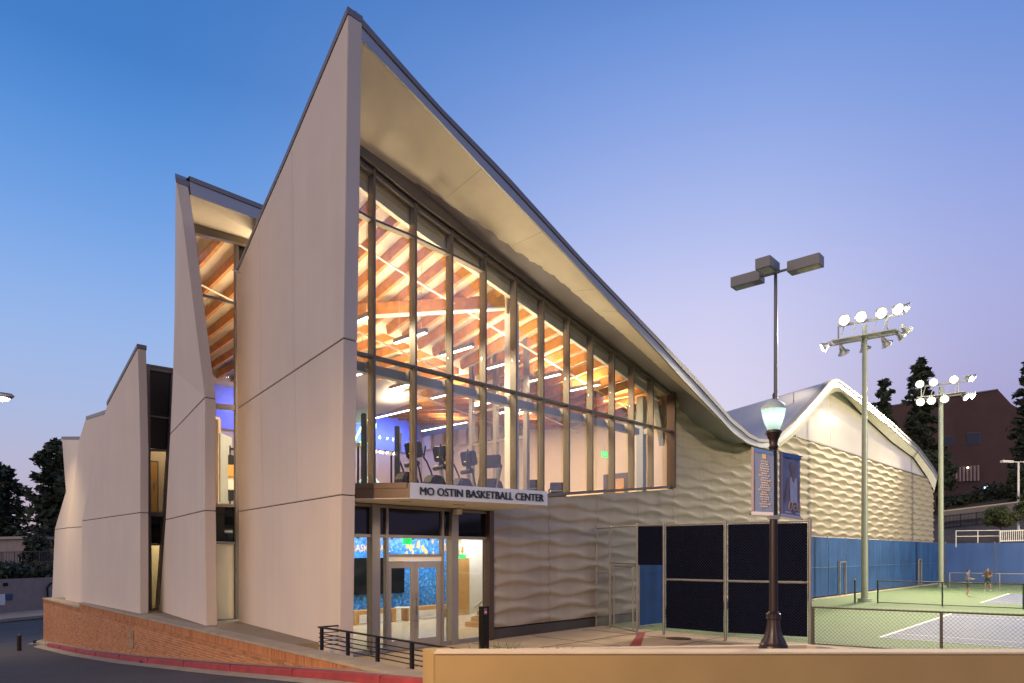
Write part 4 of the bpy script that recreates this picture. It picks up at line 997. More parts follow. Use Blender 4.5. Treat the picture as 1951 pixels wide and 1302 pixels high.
# railing on the kerb above the brick wall
rl = thing('guard_railing', 'low black steel railing with five thin bars on the brick wall coping', 'railing')
zrt = lambda t: T + 0.42
rt = []
for u in (613, 663.5, 721, 785):
    p = onZ(u, {613: 1238, 663.5: 1248.3, 721: 1260, 785: 1273.8}[u], T); rt.append((p - Vector((BP.x, BP.y, 0))).dot(bd)); wv = (p - Vector((BP.x, BP.y, 0))).dot(bo)
rt.append(rt[-1] - (rt[0] - rt[3]) / 3); rt.append(rt[-1] - (rt[0] - rt[3]) / 3)
wr = wv
for t in rt: MB().bar(W(t, wr, T - 0.01), W(t, wr, T + 0.44), 0.07, 0.05, up=bo).build('post', m_black, rl)
MB().bar(W(rt[0] + 0.12, wr, T + 0.45), W(rt[-1] - 0.1, wr, T + 0.45), 0.06, 0.03).build('top_rail', m_black, rl)
for z in (0.07, 0.155, 0.24, 0.325): MB().bar(W(rt[0] + 0.12, wr, T + z), W(rt[-1] - 0.1, wr, T + z), 0.018, 0.018).build('bar', m_black, rl)
for z in (0.07, 0.155, 0.24, 0.325, 0.45): MB().bar(W(rt[0] + 0.11, wr, T + z), W(rt[0] + 0.11, wr - 0.55, T + z), 0.03 if z > .4 else .018).build('return_bar', m_black, rl)

# tan parapet with planter behind it
pzt = EYE - 187.5 / FOC * 8.0
px0 = (827 - UC) / FOC * 8.0
pp = thing('parapet_wall', 'long tan stucco parapet across the front, pale cap on top', 'wall')
MB().prism([(px0, 8.0, -1), (16, 8.0, -1), (16, 8.3, -1), (px0 + 0.02, 8.3, -1)], ZU * (pzt - 0.02 + 1)).build('wall_face', m_stucco, pp, bevel=0.012)
MB().prism([(px0 - 0.0, 7.99, pzt - 0.022), (16, 7.99, pzt - 0.022), (16, 8.31, pzt - 0.022), (px0 + 0.0, 8.31, pzt - 0.022)], ZU * 0.025).build('cap', m_cap, pp, bevel=0.006)
rp = Vector((px0, 8.0, 0)); rq = Vector(((805 - UC) / FOC * 8.42, 8.42, 0))
MB().prism([rp + Vector((0, 0, -1)), rq + Vector((0, 0, -1)), rq + Vector((.32, .12, -1)), rp + Vector((.25, 0.25, -1))], ZU * (pzt + 0.99)).build('end_return', m_stucco, pp, bevel=0.012)
pb = thing('planter_kerb', 'pale concrete planter edge just behind the tan parapet', 'planter')
zk = 1.13
pk = [(1.35, 9.9, 0), onZ(1537, 1229.5, zk), onZ(1625, 1238.5, zk)]
pk = [Vector((p[0], p[1], 0)) for p in pk]
pk[0] = Vector(((936 - UC) / FOC * 9.6, 9.75, 0))
for a, b in zip(pk, pk[1:]): MB().prism([a, b, b + Vector((0.02, .16, 0)), a + Vector((0.02, .16, 0))], ZU * zk).build('edge', m_cap, pb)
struct(MB().prism([(-0.3, 8.3, 0.2), (16, 8.3, 0.2), (16, 9.0, 0.2), (pk[2].x, pk[2].y, .2), (pk[1].x, pk[1].y, 0.2), (pk[0].x, pk[0].y, 0.2)], ZU * 0.82), 'soil', m_soil)
gm = MB()
for u0, n_, hgt in ((966, 26, .22), (1000, 5, .12), (1040, 18, .15), (1070, 14, .16), (1147, 5, .12), (1270, 4, .08), (945, 7, .20), (912, 6, .2), (1120, 4, .1)):
    for i in range(n_):
        b = at(u0 + random.gauss(0, 9), 1245, 8.9 + random.random() * .5); b.z = 1.01
        tip = b + Vector((random.gauss(0, .09), random.gauss(0, .05), hgt * random.uniform(.7, 1.25) + 0.09)); m_ = b.lerp(tip, .55) + ZU * .03
        gm.poly([b - Vector((.006, 0, 0)), b + Vector((.006, 0, 0)), m_ + Vector((.005, 0, 0)), tip, m_ - Vector((.005, 0, 0))])
gm.build('grass', m_grass, kind='stuff')

# card reader pedestal
p = onZ(922, 1247, 0); kx = 17.0
pt = thing('card_reader_pedestal', 'black card reader pedestal with small lit panel beside the entrance', 'pedestal', None, (((922 - UC) / FOC) * kx, kx, 0))
MB().box((0, 0, .60), SD * .10, ND * .09, ZU * .60).build('post', m_black, pt, bevel=.008)
MB().box(ND * .095 - SD * 0.04 + ZU * 1.08, SD * .045, ND * .012, ZU * .075).build('card_reader', mat('reader_grey', (.12, .13, .2), .3, var=0), pt)
MB().box(ND * .109 - SD * 0.04 + ZU * 1.06, SD * .022, ND * .003, ZU * .012).build('reader_light', mat('reader_red', (1, .05, .03), .4, var=0, emit=2), pt)

# ------------------------------------------------------------------ ornamental lamp post with banners
LY = 9.35; lx = (1473.5 - UC) / FOC * LY; zg0 = 1.0
zz_ = lambda v: EYE + (VH - v) / FOC * LY - zg0
lp_ = thing('lamp_post', 'dark bronze lamp post with fluted base and glowing acorn globe', 'lamp post', None, (lx, LY, zg0))
ppx = LY / FOC
MB().lathe((0, 0, 0), [(27 * ppx, 0), (27 * ppx, zz_(1234)), (25.5 * ppx, zz_(1232)), (25.5 * ppx, zz_(1228)), (23.5 * ppx, zz_(1226)), (22 * ppx, zz_(1221)), (17 * ppx, zz_(1212)), (13.5 * ppx, zz_(1198)), (11.5 * ppx, zz_(1182)), (11.5 * ppx, zz_(1180)), (13.5 * ppx, zz_(1179)), (13.5 * ppx, zz_(1170)), (11 * ppx, zz_(1168)), (8.5 * ppx, zz_(1165))], 32, flute=0.06).build('base', m_bronze, lp_, smooth=True)
MB().lathe((0, 0, 0), [(8.3 * ppx, zz_(1167)), (7.2 * ppx, zz_(985)), (6.2 * ppx, zz_(858))], 24, flute=0.05).build('shaft', m_bronze, lp_, smooth=True)
MB().lathe((0, 0, 0), [(7 * ppx, zz_(857)), (9 * ppx, zz_(852)), (7.5 * ppx, zz_(848)), (8.5 * ppx, zz_(838)), (11.5 * ppx, zz_(833)), (13 * ppx, zz_(827)), (15.5 * ppx, zz_(826)), (15 * ppx, zz_(822)), (12 * ppx, zz_(820))], 28).build('collar', m_bronze, lp_, smooth=True)
MB().lathe((0, 0, 0), [(11 * ppx, zz_(820)), (15 * ppx, zz_(810)), (19 * ppx, zz_(797)), (21.5 * ppx, zz_(785)), (22.5 * ppx, zz_(780))], 32).build('globe', m_globe2, lp_, smooth=True)
MB().lathe((0, 0, 0), [(22.6 * ppx, zz_(781)), (22.6 * ppx, zz_(778)), (19 * ppx, zz_(772)), (12 * ppx, zz_(766)), (4 * ppx, zz_(761))], 32).build('globe_cap', m_globetop, lp_, smooth=True)
MB().lathe((0, 0, 0), [(3.5 * ppx, zz_(762)), (1.6 * ppx, zz_(758)), (2.6 * ppx, zz_(754)), (0.5 * ppx, zz_(749))], 14).build('finial', m_bronze, lp_, smooth=True)
lamp('globe_lamp', 'POINT', (0, 0, zz_(793)), 1.0, (0.86, 1.0, 0.95), lp_, size=0.05)
MB().bar((0, 0, zz_(982)), (0, 0, zz_(990)), 0.125, .125).build('clamp', m_galv, lp_)
def banner(name, uL, uR, vTL, vTR, vBL, vBR, lab, shade, edge_left):
    # a cloth stretched between two arms; its far edge swings back from the post
    yl, yr = (LY + 0.12, LY - 0.06) if edge_left else (LY + 0.03, LY + 0.30)
    t = thing(name, lab, 'banner', 'banners on the lamp post', (0, 0, 0))
    a, b, c_, d = at(uL, vTL, yl), at(uR, vTR, yr), at(uR, vBR, yr), at(uL, vBL, yl)
    rows = []
    for j in range(13):
        k = j / 12; l, r_ = a.lerp(d, k), b.lerp(c_, k)
        rows.append([l.lerp(r_, i / 12) + (r_ - l).cross(ZU).normalized() * 0.012 * math.sin(i * .9 + j * .35) * math.sin(math.pi * i / 12) for i in range(13)])
    MB().grid(rows).build('cloth', shade, t, smooth=True)
    xd = (b - a).normalized(); yd = (a - d).normalized(); nd = xd.cross(yd).normalized()
    nd = nd if nd.y < 0 else -nd
    w, h = (b - a).length, (a - d).length
    P = lambda x, y, off=0.016: a + (b - a) * x + (d - a).lerp(c_ - b, x) * y + nd * off
    m_pk = mat('banner_border_print', (0.33, 0.27, 0.30), .7, var=.05); m_bt = mat('banner_blue_print', (0.06, 0.15, 0.42), .7, var=.05); m_wp = mat('banner_white_print', (0.55, 0.54, 0.62), .7, var=0); m_gp = mat('banner_gold_print', (0.50, 0.36, 0.24), .7, var=.05)
    rect = lambda n_, m_, x0, x1, y0, y1, off=0.018: MB().grid([[P(x0 + (x1 - x0) * i / 6, y, off) for i in range(7)] for y in (y0, y1)]).build(n_, m_, t)
    rect('border', m_pk, 0.0, 0.12, 0.0, 0.94); rect('top_band', m_bt, .14, 1, 0.0, .06); rect('bottom_band', m_wp, 0.0, 1, .95, 1.0)
    if edge_left:
        lm_, gm_ = MB(), MB(); rnd = random.Random(3)
        y = .17
        for i in range(10):                                  # schedule lines, too small to read
            for mb_, hh, ww in ((gm_, .022, rnd.uniform(.25, .55)), (lm_, .014, rnd.uniform(.2, .4))):
                x = .60 - ww / 2
                while x < .60 + ww / 2:
                    l_ = rnd.uniform(.03, .09); mb_.grid([[P(min(x + l_ * q, .97), yy, .02) for q in (0, 1)] for yy in (y, y + hh)]); x += l_ + .02
                y += hh + .018
        rect('crest', m_gp, .50, .68, .07, .14, .02)
        gm_.build('schedule_lines', m_gp, t); lm_.build('schedule_lines', m_wp, t)
    else:
        m_sk = mat('banner_figure_print', (0.22, 0.17, 0.19), .7, var=.15, scale=9); m_js = mat('banner_jersey_print', (0.46, 0.48, 0.60), .7, var=.08, scale=8)
        fig = lambda n_, m_, pts, off: MB().poly([P(x, y, off) for x, y in pts]).build(n_, m_, t)
        fig('printed_figure', m_sk, [(.48, .13), (.58, .10), (.68, .12), (.72, .2), (.69, .28), (.66, .33), (.86, .38), (.92, .5), (.9, .68), (.84, .68), (.80, .5), (.5, .5), (.42, .56), (.3, .72), (.22, .78), (.2, .72), (.32, .5), (.38, .38), (.53, .34), (.50, .28), (.46, .2)], .019)
        fig('printed_jersey', m_js, [(.45, .37), (.52, .36), (.58, .44), (.64, .44), (.69, .36), (.78, .37), (.80, .5), (.80, .76), (.46, .76), (.44, .52)], .021)
        text_mesh('banner_lettering', 'Ucla', .175, m_gp, t, P(.33, .885, .026), xd, yd, .003, shear=.3, width=w * .58, offset=.002, space=1.18)
        rect('sponsor_mark', m_wp, .22, .50, .905, .93, .02); rect('sponsor_mark', m_wp, .72, .95, .905, .93, .02)
    for (l, r_) in ((a, b), (d, c_)): MB().tube(l + (l - r_) * (.12 if edge_left else 0.02) + ZU * .006, r_ + (r_ - l) * (.0 if edge_left else .12) + ZU * .006, .007, n=6).build('arm', m_black, t)
banner('banner', 1432, 1474, 852, 861, 981, 983, 'blue banner left of the lamp post, printed with lines of a schedule', mat('banner_cloth_blue', (0.15, 0.20, 0.36), .75, var=.12, scale=3), True)
banner('banner', 1484.5, 1524, 862, 870.5, 984, 990, 'lavender banner right of the lamp post with a player and script lettering', mat('banner_cloth_lavender', (0.23, 0.25, 0.38), .75, var=.15, scale=3), False)

# ------------------------------------------------------------------ courts
gy = lambda u, v: onZ(u, v, 0.0)
struct(MB().prism([(12, 15.9, -0.3), (17, 7.5, -0.3), (80, 20, -0.3), (62, 66, -0.3), F(71, 0.0, -0.3), F(19.5, 0.0, -0.3)], ZU * 0.3), 'court_surface', m_green)
def court(c0, bdir, lab):
    b_ = Vector((*bdir, 0)).normalized(); l_ = Vector((b_.y, -b_.x, 0))
    P = lambda x, y, z: c0 + b_ * x + l_ * y + ZU * z
    Wd, Ln = 10.97, 23.77
    struct(MB().poly([P(0, 0, .004), P(Wd, 0, .004), P(Wd, Ln, .004), P(0, Ln, .004)]), 'court_paint', m_court)
    ln = MB()
    q = lambda x0, y0, x1, y1: ln.poly([P(x0, y0, .008), P(x1, y0, .008), P(x1, y1, .008), P(x0, y1, .008)])
    q(-.05, -.05, Wd + .05, .06)
    for x in (0, 1.37, Wd - 1.37, Wd): q(x - .03, .07, x + .03, Ln)
    q(1.41, 5.48, Wd - 1.41, 5.54); q(Wd / 2 - .03, 5.55, Wd / 2 + .03, Ln - 5.5)
    struct(ln, 'court_line', m_line)
    return P
c0 = onZ(1676, 1214.8, 0); c1 = onZ(1813, 1169.3, 0)
PC = court(c0, ((c1 - c0).x, (c1 - c0).y), '')
PC2 = court(onZ(1868, 1149, 0), ((c1 - c0).x, (c1 - c0).y), '')

# ------------------------------------------------------------------ chain link fences
def chain(a, b, z0, z1, pitch, r, name, m, parent, off=0.0):
    a, b = Vector(a), Vector(b); d = b - a; d.z = 0; L = d.length; d.normalize(); nn = Vector((d.y, -d.x, 0)); H = z1 - z0
    mb = MB()
    for sg in (1, -1):
        k = -int(H / pitch) - 1
        while k * pitch < L + H:
            x0 = k * pitch
            # line x = x0 + sg*z (45 degrees), clipped to the panel
            lo, hi = (max(0, -x0), min(H, L - x0)) if sg == 1 else (max(0, x0 - L), min(H, x0))
            if hi - lo > 0.02:
                p = a + d * (x0 + sg * lo) + nn * (off + .004 * sg); q = a + d * (x0 + sg * hi) + nn * (off + .004 * sg)
                p = Vector((p.x, p.y, z0 + lo)); q = Vector((q.x, q.y, z0 + hi)); e = (q - p).normalized(); s_ = nn.cross(e)
                i = len(mb.v); mb.v += [tuple(p + s_ * r), tuple(p - s_ * r * .5 + nn * r), tuple(p - s_ * r * .5 - nn * r), tuple(q + s_ * r), tuple(q - s_ * r * .5 + nn * r), tuple(q - s_ * r * .5 - nn * r)]
                mb.f += [(i, i + 1, i + 4, i + 3), (i + 1, i + 2, i + 5, i + 4), (i + 2, i, i + 3, i + 5)]; mb.m += [0] * 3
            k += 1
    return mb.build(name, m, parent, kind='stuff')
def post(parent, p, h, r=0.035, m=m_galv, capped=True):
    o = MB().tube(p, p + ZU * h, r, n=12)
    if capped: o.lathe(p + ZU * h, [(r * 1.25, -.02), (r * 1.25, .02), (r * .8, .05), (r * .1, .065)], 12)
    return o.build('post', m, parent, smooth=True)
H = 3.42
gp = [onZ(u, v, 0) for u, v in ((1136, 1193.6), (1162, 1196.6), (1213.8, 1208), (1264.5, 1209.6), (1382, 1220.0), (1543, 1229.5))]
cf = thing('chain_link_gate', 'grey chain link fence and gate standing against the relief wall', 'fence')
for p in gp[:3]: post(cf, p, H)
for a, b in ((gp[0], gp[1]), (gp[1], gp[2])):
    MB().tube(a + ZU * (H - .03), b + ZU * (H - .03), .022, n=8).build('top_rail', m_galv, cf); MB().tube(a + ZU * .06, b + ZU * .06, .018, n=8).build('bottom_rail', m_galv, cf)
    chain(a, b, .05, H - .03, .085, .0040, 'chain_link', m_wire, cf)
MB().tube(gp[0] + ZU * 1.85, gp[1] + ZU * 1.85, .018, n=8).build('mid_rail', m_galv, cf); MB().tube(gp[1] + ZU * 2.2, gp[2] + ZU * 2.2, .02, n=8).build('mid_rail', m_galv, cf)
ga, gb = gp[1].lerp(gp[2], .16), gp[1].lerp(gp[2], .86)
for p in (ga, gb): MB().tube(p + ZU * .08, p + ZU * 2.1, .02, n=8).build('gate_stile', m_galv, cf)
MB().tube(ga + ZU * 2.1, gb + ZU * 2.1, .02, n=8).build('gate_rail', m_galv, cf)
MB().box(gp[2] + ZU * 1.15 - Vector((.0, .08, 0)), Vector((.05, 0, 0)), Vector((0, .05, 0)), ZU * .09).build('gate_latch', m_galv, cf)
tf = thing('windscreen_fence', 'tall dark navy windscreen fence with galvanised posts facing the entrance paving', 'fence')
for p in gp[3:]: post(tf, p, H + .02, .042)
MB().tube(gp[2] + ZU * (H - .02), gp[3] + ZU * (H - .02), .022, n=8).build('top_rail', m_galv, tf)
for a, b in zip(gp[3:], gp[4:]):
    d = (b - a); d.z = 0; d.normalize(); nn = Vector((d.y, -d.x, 0)); nn = nn if nn.y < 0 else -nn
    MB().tube(a + ZU * (H - .02), b + ZU * (H - .02), .022, n=8).build('top_rail', m_galv, tf)
    MB().tube(a + ZU * 1.72, b + ZU * 1.72, .022, n=8).build('mid_rail', m_galv, tf)
    for z0, z1 in ((.22, 1.69), (1.75, H - .06)):
        MB().prism([a + d * .07 + ZU * z0 - nn * .02, b - d * .07 + ZU * z0 - nn * .02, b - d * .07 + ZU * z1 - nn * .02, a + d * .07 + ZU * z1 - nn * .02], -nn * .006).build('windscreen', m_navy, tf)
    for ta in [i * .3 for i in range(1, 12)]: MB().tube(a + nn * .05 + ZU * ta, a - nn * .0 + d * .09 + ZU * ta, .008, n=5).build('tie', m_galv, tf)
    chain(a + d * .03, b - d * .03, .06, H - .03, .085, .0022, 'chain_link', m_dwire, tf, off=.012 if d.cross(ZU).dot(nn) > 0 else -.012)
MB().prism([gp[2] + ZU * 2.16, gp[3] + ZU * 2.16, gp[3] + ZU * (H - .05), gp[2] + ZU * (H - .05)], ND * -.006).build('windscreen', m_navy, tf)
chain(gp[2], gp[3], 2.16, H - .03, .085, .0022, 'chain_link', m_dwire, tf, off=.02)
bgate = thing('blue_gate', 'blue covered gate leaf standing open inside the fence gap', 'gate')
a, b = onZ(1217.5, 1198, 0), onZ(1263, 1192, 0)
MB().prism([a + ZU * .1, b + ZU * .1, b + ZU * 2.25, a + ZU * 2.25], (0, .01, 0)).build('windscreen', m_blue, bgate)
MB().prism([a + ZU * 1.86 - ND * -.012, b + ZU * 1.86 - ND * -.012, b + ZU * 2.22 - ND * -.012, a + ZU * 2.22 - ND * -.012], (0, .008, 0)).build('folded_flap', m_blue, bgate)
MB().tube(a + ZU * .07, b + ZU * .07, .02, n=8).build('gate_rail', m_galv, bgate)
for p in (a, b): MB().tube(p, p + ZU * 2.27, .02, n=8).build('gate_stile', m_galv, bgate)

def low_fence(pts, h, name, lab, m_rail, pitch, rail_r=0.025, post_r=.035, mesh=m_dwire, bot=True, wr=.0032):
    t = thing(name, lab, 'fence', 'low chain link fences of the courts')
    for p in pts: post(t, p, h, post_r, m_rail, False)
    for a, b in zip(pts, pts[1:]):
        MB().tube(a + ZU * (h - .02), b + ZU * (h - .02), rail_r, n=8).build('top_rail', m_rail, t)
        if bot: MB().tube(a + ZU * .05, b + ZU * .05, rail_r * .8, n=8).build('bottom_rail', m_rail, t)
        chain(a, b, .04, h + .02, pitch, wr, 'chain_link', mesh, t)
    return t
m_brnrail = mat('brown_coated_rail', (0.11, 0.085, 0.06), .5, .2, var=0); m_dgrn = mat('dark_green_rail', (0.03, 0.045, 0.035), .5, .2, var=0)
p0, p1 = onZ(1549, 1230, 0), None
hf = EYE - (1155.7 - VH) / FOC * p0.y
fdir = (onZ(1793, (EYE - hf) and 1056 + (EYE) * FOC / ((EYE - hf) * FOC / (1165 - 1056)), 0) - p0)
p1 = onZ(1793, 1056 + EYE * (1165 - 1056) / (EYE - hf), 0); fdir = (p1 - p0)
low_fence([p0, p1, p1 + fdir, p1 + fdir * 2], hf, 'court_fence', 'low brown chain link fence right behind the tan parapet', m_brnrail, .10)
q0, q1, q2 = onZ(1672, 1149.5, 0), onZ(1795, 1155, 0), onZ(1949.5, 1161.5, 0)
low_fence([q0, q1, q2, q2 + (q2 - q1)], 1.16, 'court_fence', 'low dark green fence between the two courts', m_dgrn, .11, mesh=m_wire)
r0 = onZ(1809, 1120, 0); r1 = onZ(1904, 1123, 0)
low_fence([r0, r1, r1 + (r1 - r0)], 1.13, 'court_fence', 'low pale galvanised fence at the far end of the courts', m_galv, .13, mesh=m_wire, wr=.004)
pst = thing('net_post', 'lone dark net post beside the first floodlight mast', 'post', None, onZ(1628.5, 1148.6, 0)); MB().tube((0, 0, 0), (0, 0, 1.17), .045, n=12).build('post', m_dgrn, pst); MB().lathe((0, 0, 1.17), [(.05, 0), (.05, .03), (.02, .06)], 12).build('cap', m_galv, pst)
pst = thing('net_post', 'lone pale net post in front of the blue fence, beside the far mast', 'post', None, onZ(1776.6, 1112, 0)); MB().tube((0, 0, 0), (0, 0, 1.05), .05, n=12).build('post', m_galv, pst)

# blue windscreen fences
bfn = thing('blue_windscreen_fence', 'long blue windscreen fence along the foot of the relief wall', 'fence')
FN = 0.36; hb_ = 3.45
bs = [sf(1545, 1100, FN)[0] - .4]
while bs[-1] < 66: bs.append(bs[-1] + 3.05)
bs.append(69.6)
for a, b in zip(bs, bs[1:]):
    MB().fbox(a + .03, b - .03, FN - .004, FN + .004, .12, hb_).build('windscreen', m_blue, bfn)
for s_ in bs: post(bfn, F(s_, FN - .06, 0), hb_ + .05, .035)
MB().tube(F(bs[0], FN - .05, hb_), F(bs[-1], FN - .05, hb_), .025, n=8).build('top_rail', m_galv, bfn); MB().tube(F(bs[0], FN + .02, 1.75), F(bs[-1], FN + .02, 1.75), .008, n=6).build('tension_wire', m_galv, bfn)
MB().fbox(bs[0], bs[-1], FN + .02, FN + .28, 0.004, .06).build('kerb', m_cap, bfn)
for u, vt, u2 in ((1599, 1069.5, 1610.5), (1750, 1065, 1755)):
    g = thing('door_frame', 'pale open steel door frame standing in the blue fence ' + ('near the first mast' if u < 1700 else 'near the far mast'), 'door frame', 'door frames in the blue fence')
    sa, za = sf(u, vt, FN + .1); sb_, _ = sf(u2, vt, FN + .1)
    for s_ in (sa, sb_): MB().fbox(s_ - .05, s_ + .05, FN + .06, FN + .16, 0.06, za).build('post', m_galv, g)
    MB().fbox(sa + .06, sb_ - .06, FN + .06, FN + .16, za - .1, za).build('head', m_galv, g)
cA_ = F(69.75, FN, 0)
be = thing('blue_windscreen_fence', 'bright blue windscreen fence closing the far end of the courts', 'fence')
bdir_ = (onZ(1951, 1056 + 1300 * 2.5 / 51.0, 0) - cA_); 
ed_ = Vector((ND.x, ND.y, 0)) 
m_blue2 = mat('blue_windscreen_bright', (0.05, 0.115, 0.33), .7, var=.12, scale=.6, streak=.12)
for i in range(7):
    a, b = cA_ + ed_ * (3.6 * i + .03), cA_ + ed_ * (3.6 * i + 3.57)
    MB().prism([a + ZU * .1, b + ZU * .1, b + ZU * hb_, a + ZU * hb_], SD * .008).build('windscreen', m_blue2, be)
    post(be, cA_ + ed_ * (3.6 * i) + SD * .06, hb_ + .05, .035)

# ------------------------------------------------------------------ floodlight masts
def aim(c, d, mb): pass
def floodlight(parent, c, d, lit, sz=0.30, mlens=None):
    d = Vector(d).normalized(); c = Vector(c)
    o = MB().lathe(c - d * sz * 1.0, [(.07, 0), (.12, .05), (.14, .16), (sz * .62, sz * .75), (sz * .95, sz * 1.15), (sz * 1.02, sz * 1.2), (sz * 1.02, sz * 1.26)], 20, axis=d).build('floodlight', m_floodb, parent, smooth=True)
    MB().lathe(c + d * sz * .265, [(sz * .66, 0), (sz * .60, .03), (sz * .3, .05), (.02, .06)], 20, axis=d).build('lens', mlens or (m_lens if lit else m_lens2), o, smooth=True)
    MB().lathe(c + d * sz * .262, [(sz * .96, 0), (sz * .95, .015), (sz * .68, .012)], 20, axis=d).build('reflector_ring', m_ring, o, smooth=True)
    MB().box(c - d * sz * 1.05 + ZU * .02, SD * .07, ND * .07, ZU * .10).build('ballast_bracket', m_floodb, o)
    return o
def mast(base, h, rb, rt_, lab, upper, lower, bolts_side, axis, energy, cone=120):
    t = thing('floodlight_mast', lab, 'light mast', 'floodlight masts by the courts', base)
    MB().lathe((0, 0, 0), [(rb * 1.9, 0), (rb * 1.9, .16), (rb * 1.86, .18)], 24).build('base_plate', m_polegrn, t)
    MB().tube((0, 0, .1), (0, 0, h + .55), rb, rt_, 20).build('pole', m_polegrn, t, smooth=True)
    ax = Vector(axis).normalized(); px = ax.cross(ZU)
    L = 1.75
    for z, lo, hi in ((h - .15, -L, L * .98), (h + .80, -L * .75, L)):
        MB().bar(ax * lo + ZU * z - px * .12, ax * hi + ZU * z - px * .12, .10, .12).build('crossarm', m_floodb, t)
    MB().bar(ax * -L * .85 + px * .35 + ZU * (h - .12), ax * L * .9 + px * .35 + ZU * (h - .12), .6, .05).build('catwalk', m_floodb, t)
    for q in (-1.25, -.7, .3, .8): MB().bar(ax * q - px * .1 + ZU * (h - .1), ax * (q + .25) - px * .1 + ZU * (h + .8), .05).build('strut', m_floodb, t)
    for q in (-1.3, 1.05): MB().bar(ax * q - px * .1 + ZU * (h - .1), ax * q - px * .1 + ZU * (h + .8), .06).build('strut', m_floodb, t)
    for i, (q, z, d) in enumerate(upper):
        c = ax * q + ZU * (h + z) + Vector(d).normalized() * .32
        floodlight(t, c, d, True)
        lamp('flood_lamp', 'SPOT', c + Vector(d).normalized() * .40, energy, (1.0, .86, .60), t, c + Vector(d) * 9, .22, spot=cone, blend=.9)
    for i, (q, z, d, lit) in enumerate(lower):
        c = ax * q + ZU * (h + z) + Vector(d).normalized() * .32
        floodlight(t, c, d, lit)
        lamp('flood_lamp', 'SPOT', c + Vector(d).normalized() * .40, energy * (.8 if lit else .28), (1.0, .86, .60), t, c + Vector(d) * 9, .22, spot=min(142, cone + 22), blend=.9)
    z = 2.6; k = 0; sb = MB()
    rr = lambda z: rb + (rt_ - rb) * z / h
    sx = Vector((1, 0, 0)) if bolts_side else ax
    while z < h - .4:
        for sg in (1, -1):
            zz = z + (.19 if sg < 0 else 0)
            sb.tube(sx * rr(zz) * sg, sx * (rr(zz) + .17) * sg + ZU * .0, .011, n=5); sb.tube(sx * (rr(zz) + .17) * sg, sx * (rr(zz) + .18) * sg + ZU * .04, .011, n=5)
        z += .40; k += 1
    sb.build('step_bolt', m_galv, t)
    return t
mb1 = onZ(1647, 1146.5, 0); h1 = EYE + (VH - 640) / FOC * mb1.y
axm = Vector((.78, -.62, 0))
cam_dir = Vector((-.08, -.88, -.46)); rt_dir = Vector((.95, -.25, -.30))
mast(mb1, h1, .175, .12, 'floodlight mast nearest the gable, four bright lamps over a row of turned lamps',
     [(-1.12, 1.12, cam_dir), (-.30, 1.12, cam_dir), (.60, 1.12, Vector((.08, -.88, -.45))), (1.32, 1.14, Vector((.2, -.85, -.45))), (1.62, 1.16, rt_dir)],
     [(-1.72, -.10, Vector((-.8, .3, -.45)), False), (-1.15, -.38, Vector((.55, .35, -.7)), False), (-.1, -.38, Vector((.5, .3, -.7)), False), (.85, -.34, Vector((.65, .2, -.6)), False), (1.5, -.12, Vector((.75, 0, -.65)), False), (1.75, .10, Vector((.8, .1, -.6)), False)], True, axm, 5000)
mb2 = onZ(1792.5, 1119.5, 0); h2 = EYE + (VH - 752) / FOC * mb2.y
cd2 = Vector((-.55, -.75, -.38))
mast(mb2, h2, .20, .15, 'far floodlight mast with two rows of bright lamps before the dark trees',
     [(-1.35, 1.05, cd2), (-.45, 1.05, cd2), (.72, 1.05, Vector((-.3, -.85, -.35))), (1.5, 1.08, Vector((.6, -.5, -.45))), (1.72, 1.1, Vector((.85, -.3, -.4)))],
     [(-1.3, -.30, cd2, True), (-.6, -.30, cd2, True), (.25, -.30, cd2, True), (1.32, -.22, Vector((.35, -.7, -.6)), True), (1.68, -.22, Vector((.75, -.5, -.45)), True)], True, axm, 5400)

mb3 = F(40, 42, 0)
aimw = -ND + SD * .42 + Vector((0, 0, -.24)); ax3 = SD
mast(mb3, 13.0, .175, .12, 'floodlight mast across the courts, seen only as bright lamps mirrored in the window wall',
     [(-1.12, 1.12, aimw), (-.30, 1.12, aimw), (.60, 1.12, aimw), (1.32, 1.14, aimw)],
     [(-1.15, -.30, aimw, True), (-.3, -.30, aimw, True), (.6, -.3, aimw, True), (1.4, -.30, aimw, True)], True, ax3, 8500, 96)

# three headed area light pole
ay = 25.0; ab = Vector(((1477.5 - UC) / FOC * ay, ay, 0)); zt_ = lambda v, Y=ay: EYE + (VH - v) / FOC * Y
ap = thing('area_light_pole', 'slim grey pole with three unlit box lamps above the lamp post', 'light pole', None, ab)
MB().tube((0, 0, 0), (0, 0, zt_(515)), .085, .058, 16).build('pole', m_greym, ap, smooth=True); MB().lathe((0, 0, 0), [(.2, 0), (.2, .03)], 16).build('base_plate', m_greym, ap)
hxd = Vector((.86, -.5, 0)); yh = Vector((-.5, -.86, 0))
def boxhead(c, xd, L_2, W_2, H_2):
    xd = Vector(xd).normalized(); yd = ZU.cross(xd)
    o = MB().box(c, xd * L_2, yd * W_2, ZU * H_2).build('lamp_head', m_greym, ap, bevel=.01)
    MB().box(c - ZU * (H_2 + .004) + xd * L_2 * .22, xd * L_2 * .66, yd * W_2 * .82, ZU * .004).build('lens', m_offlens, o); return o
z0_ = zt_(520)
hxd = Vector((.74, -.67, 0)); yh = Vector((-.67, -.74, 0))
boxhead(hxd * 1.06 + ZU * z0_, hxd, .56, .25, .19); boxhead(hxd * -1.06 + ZU * z0_, -hxd, .56, .25, .19); boxhead(yh * 0.75 + ZU * z0_, yh, .45, .27, .19)
MB().bar(hxd * -.52 + ZU * z0_, hxd * .52 + ZU * z0_, .07).build('arm', m_greym, ap); MB().bar((0, 0, z0_), yh * .32 + ZU * z0_, .07).build('arm', m_greym, ap)

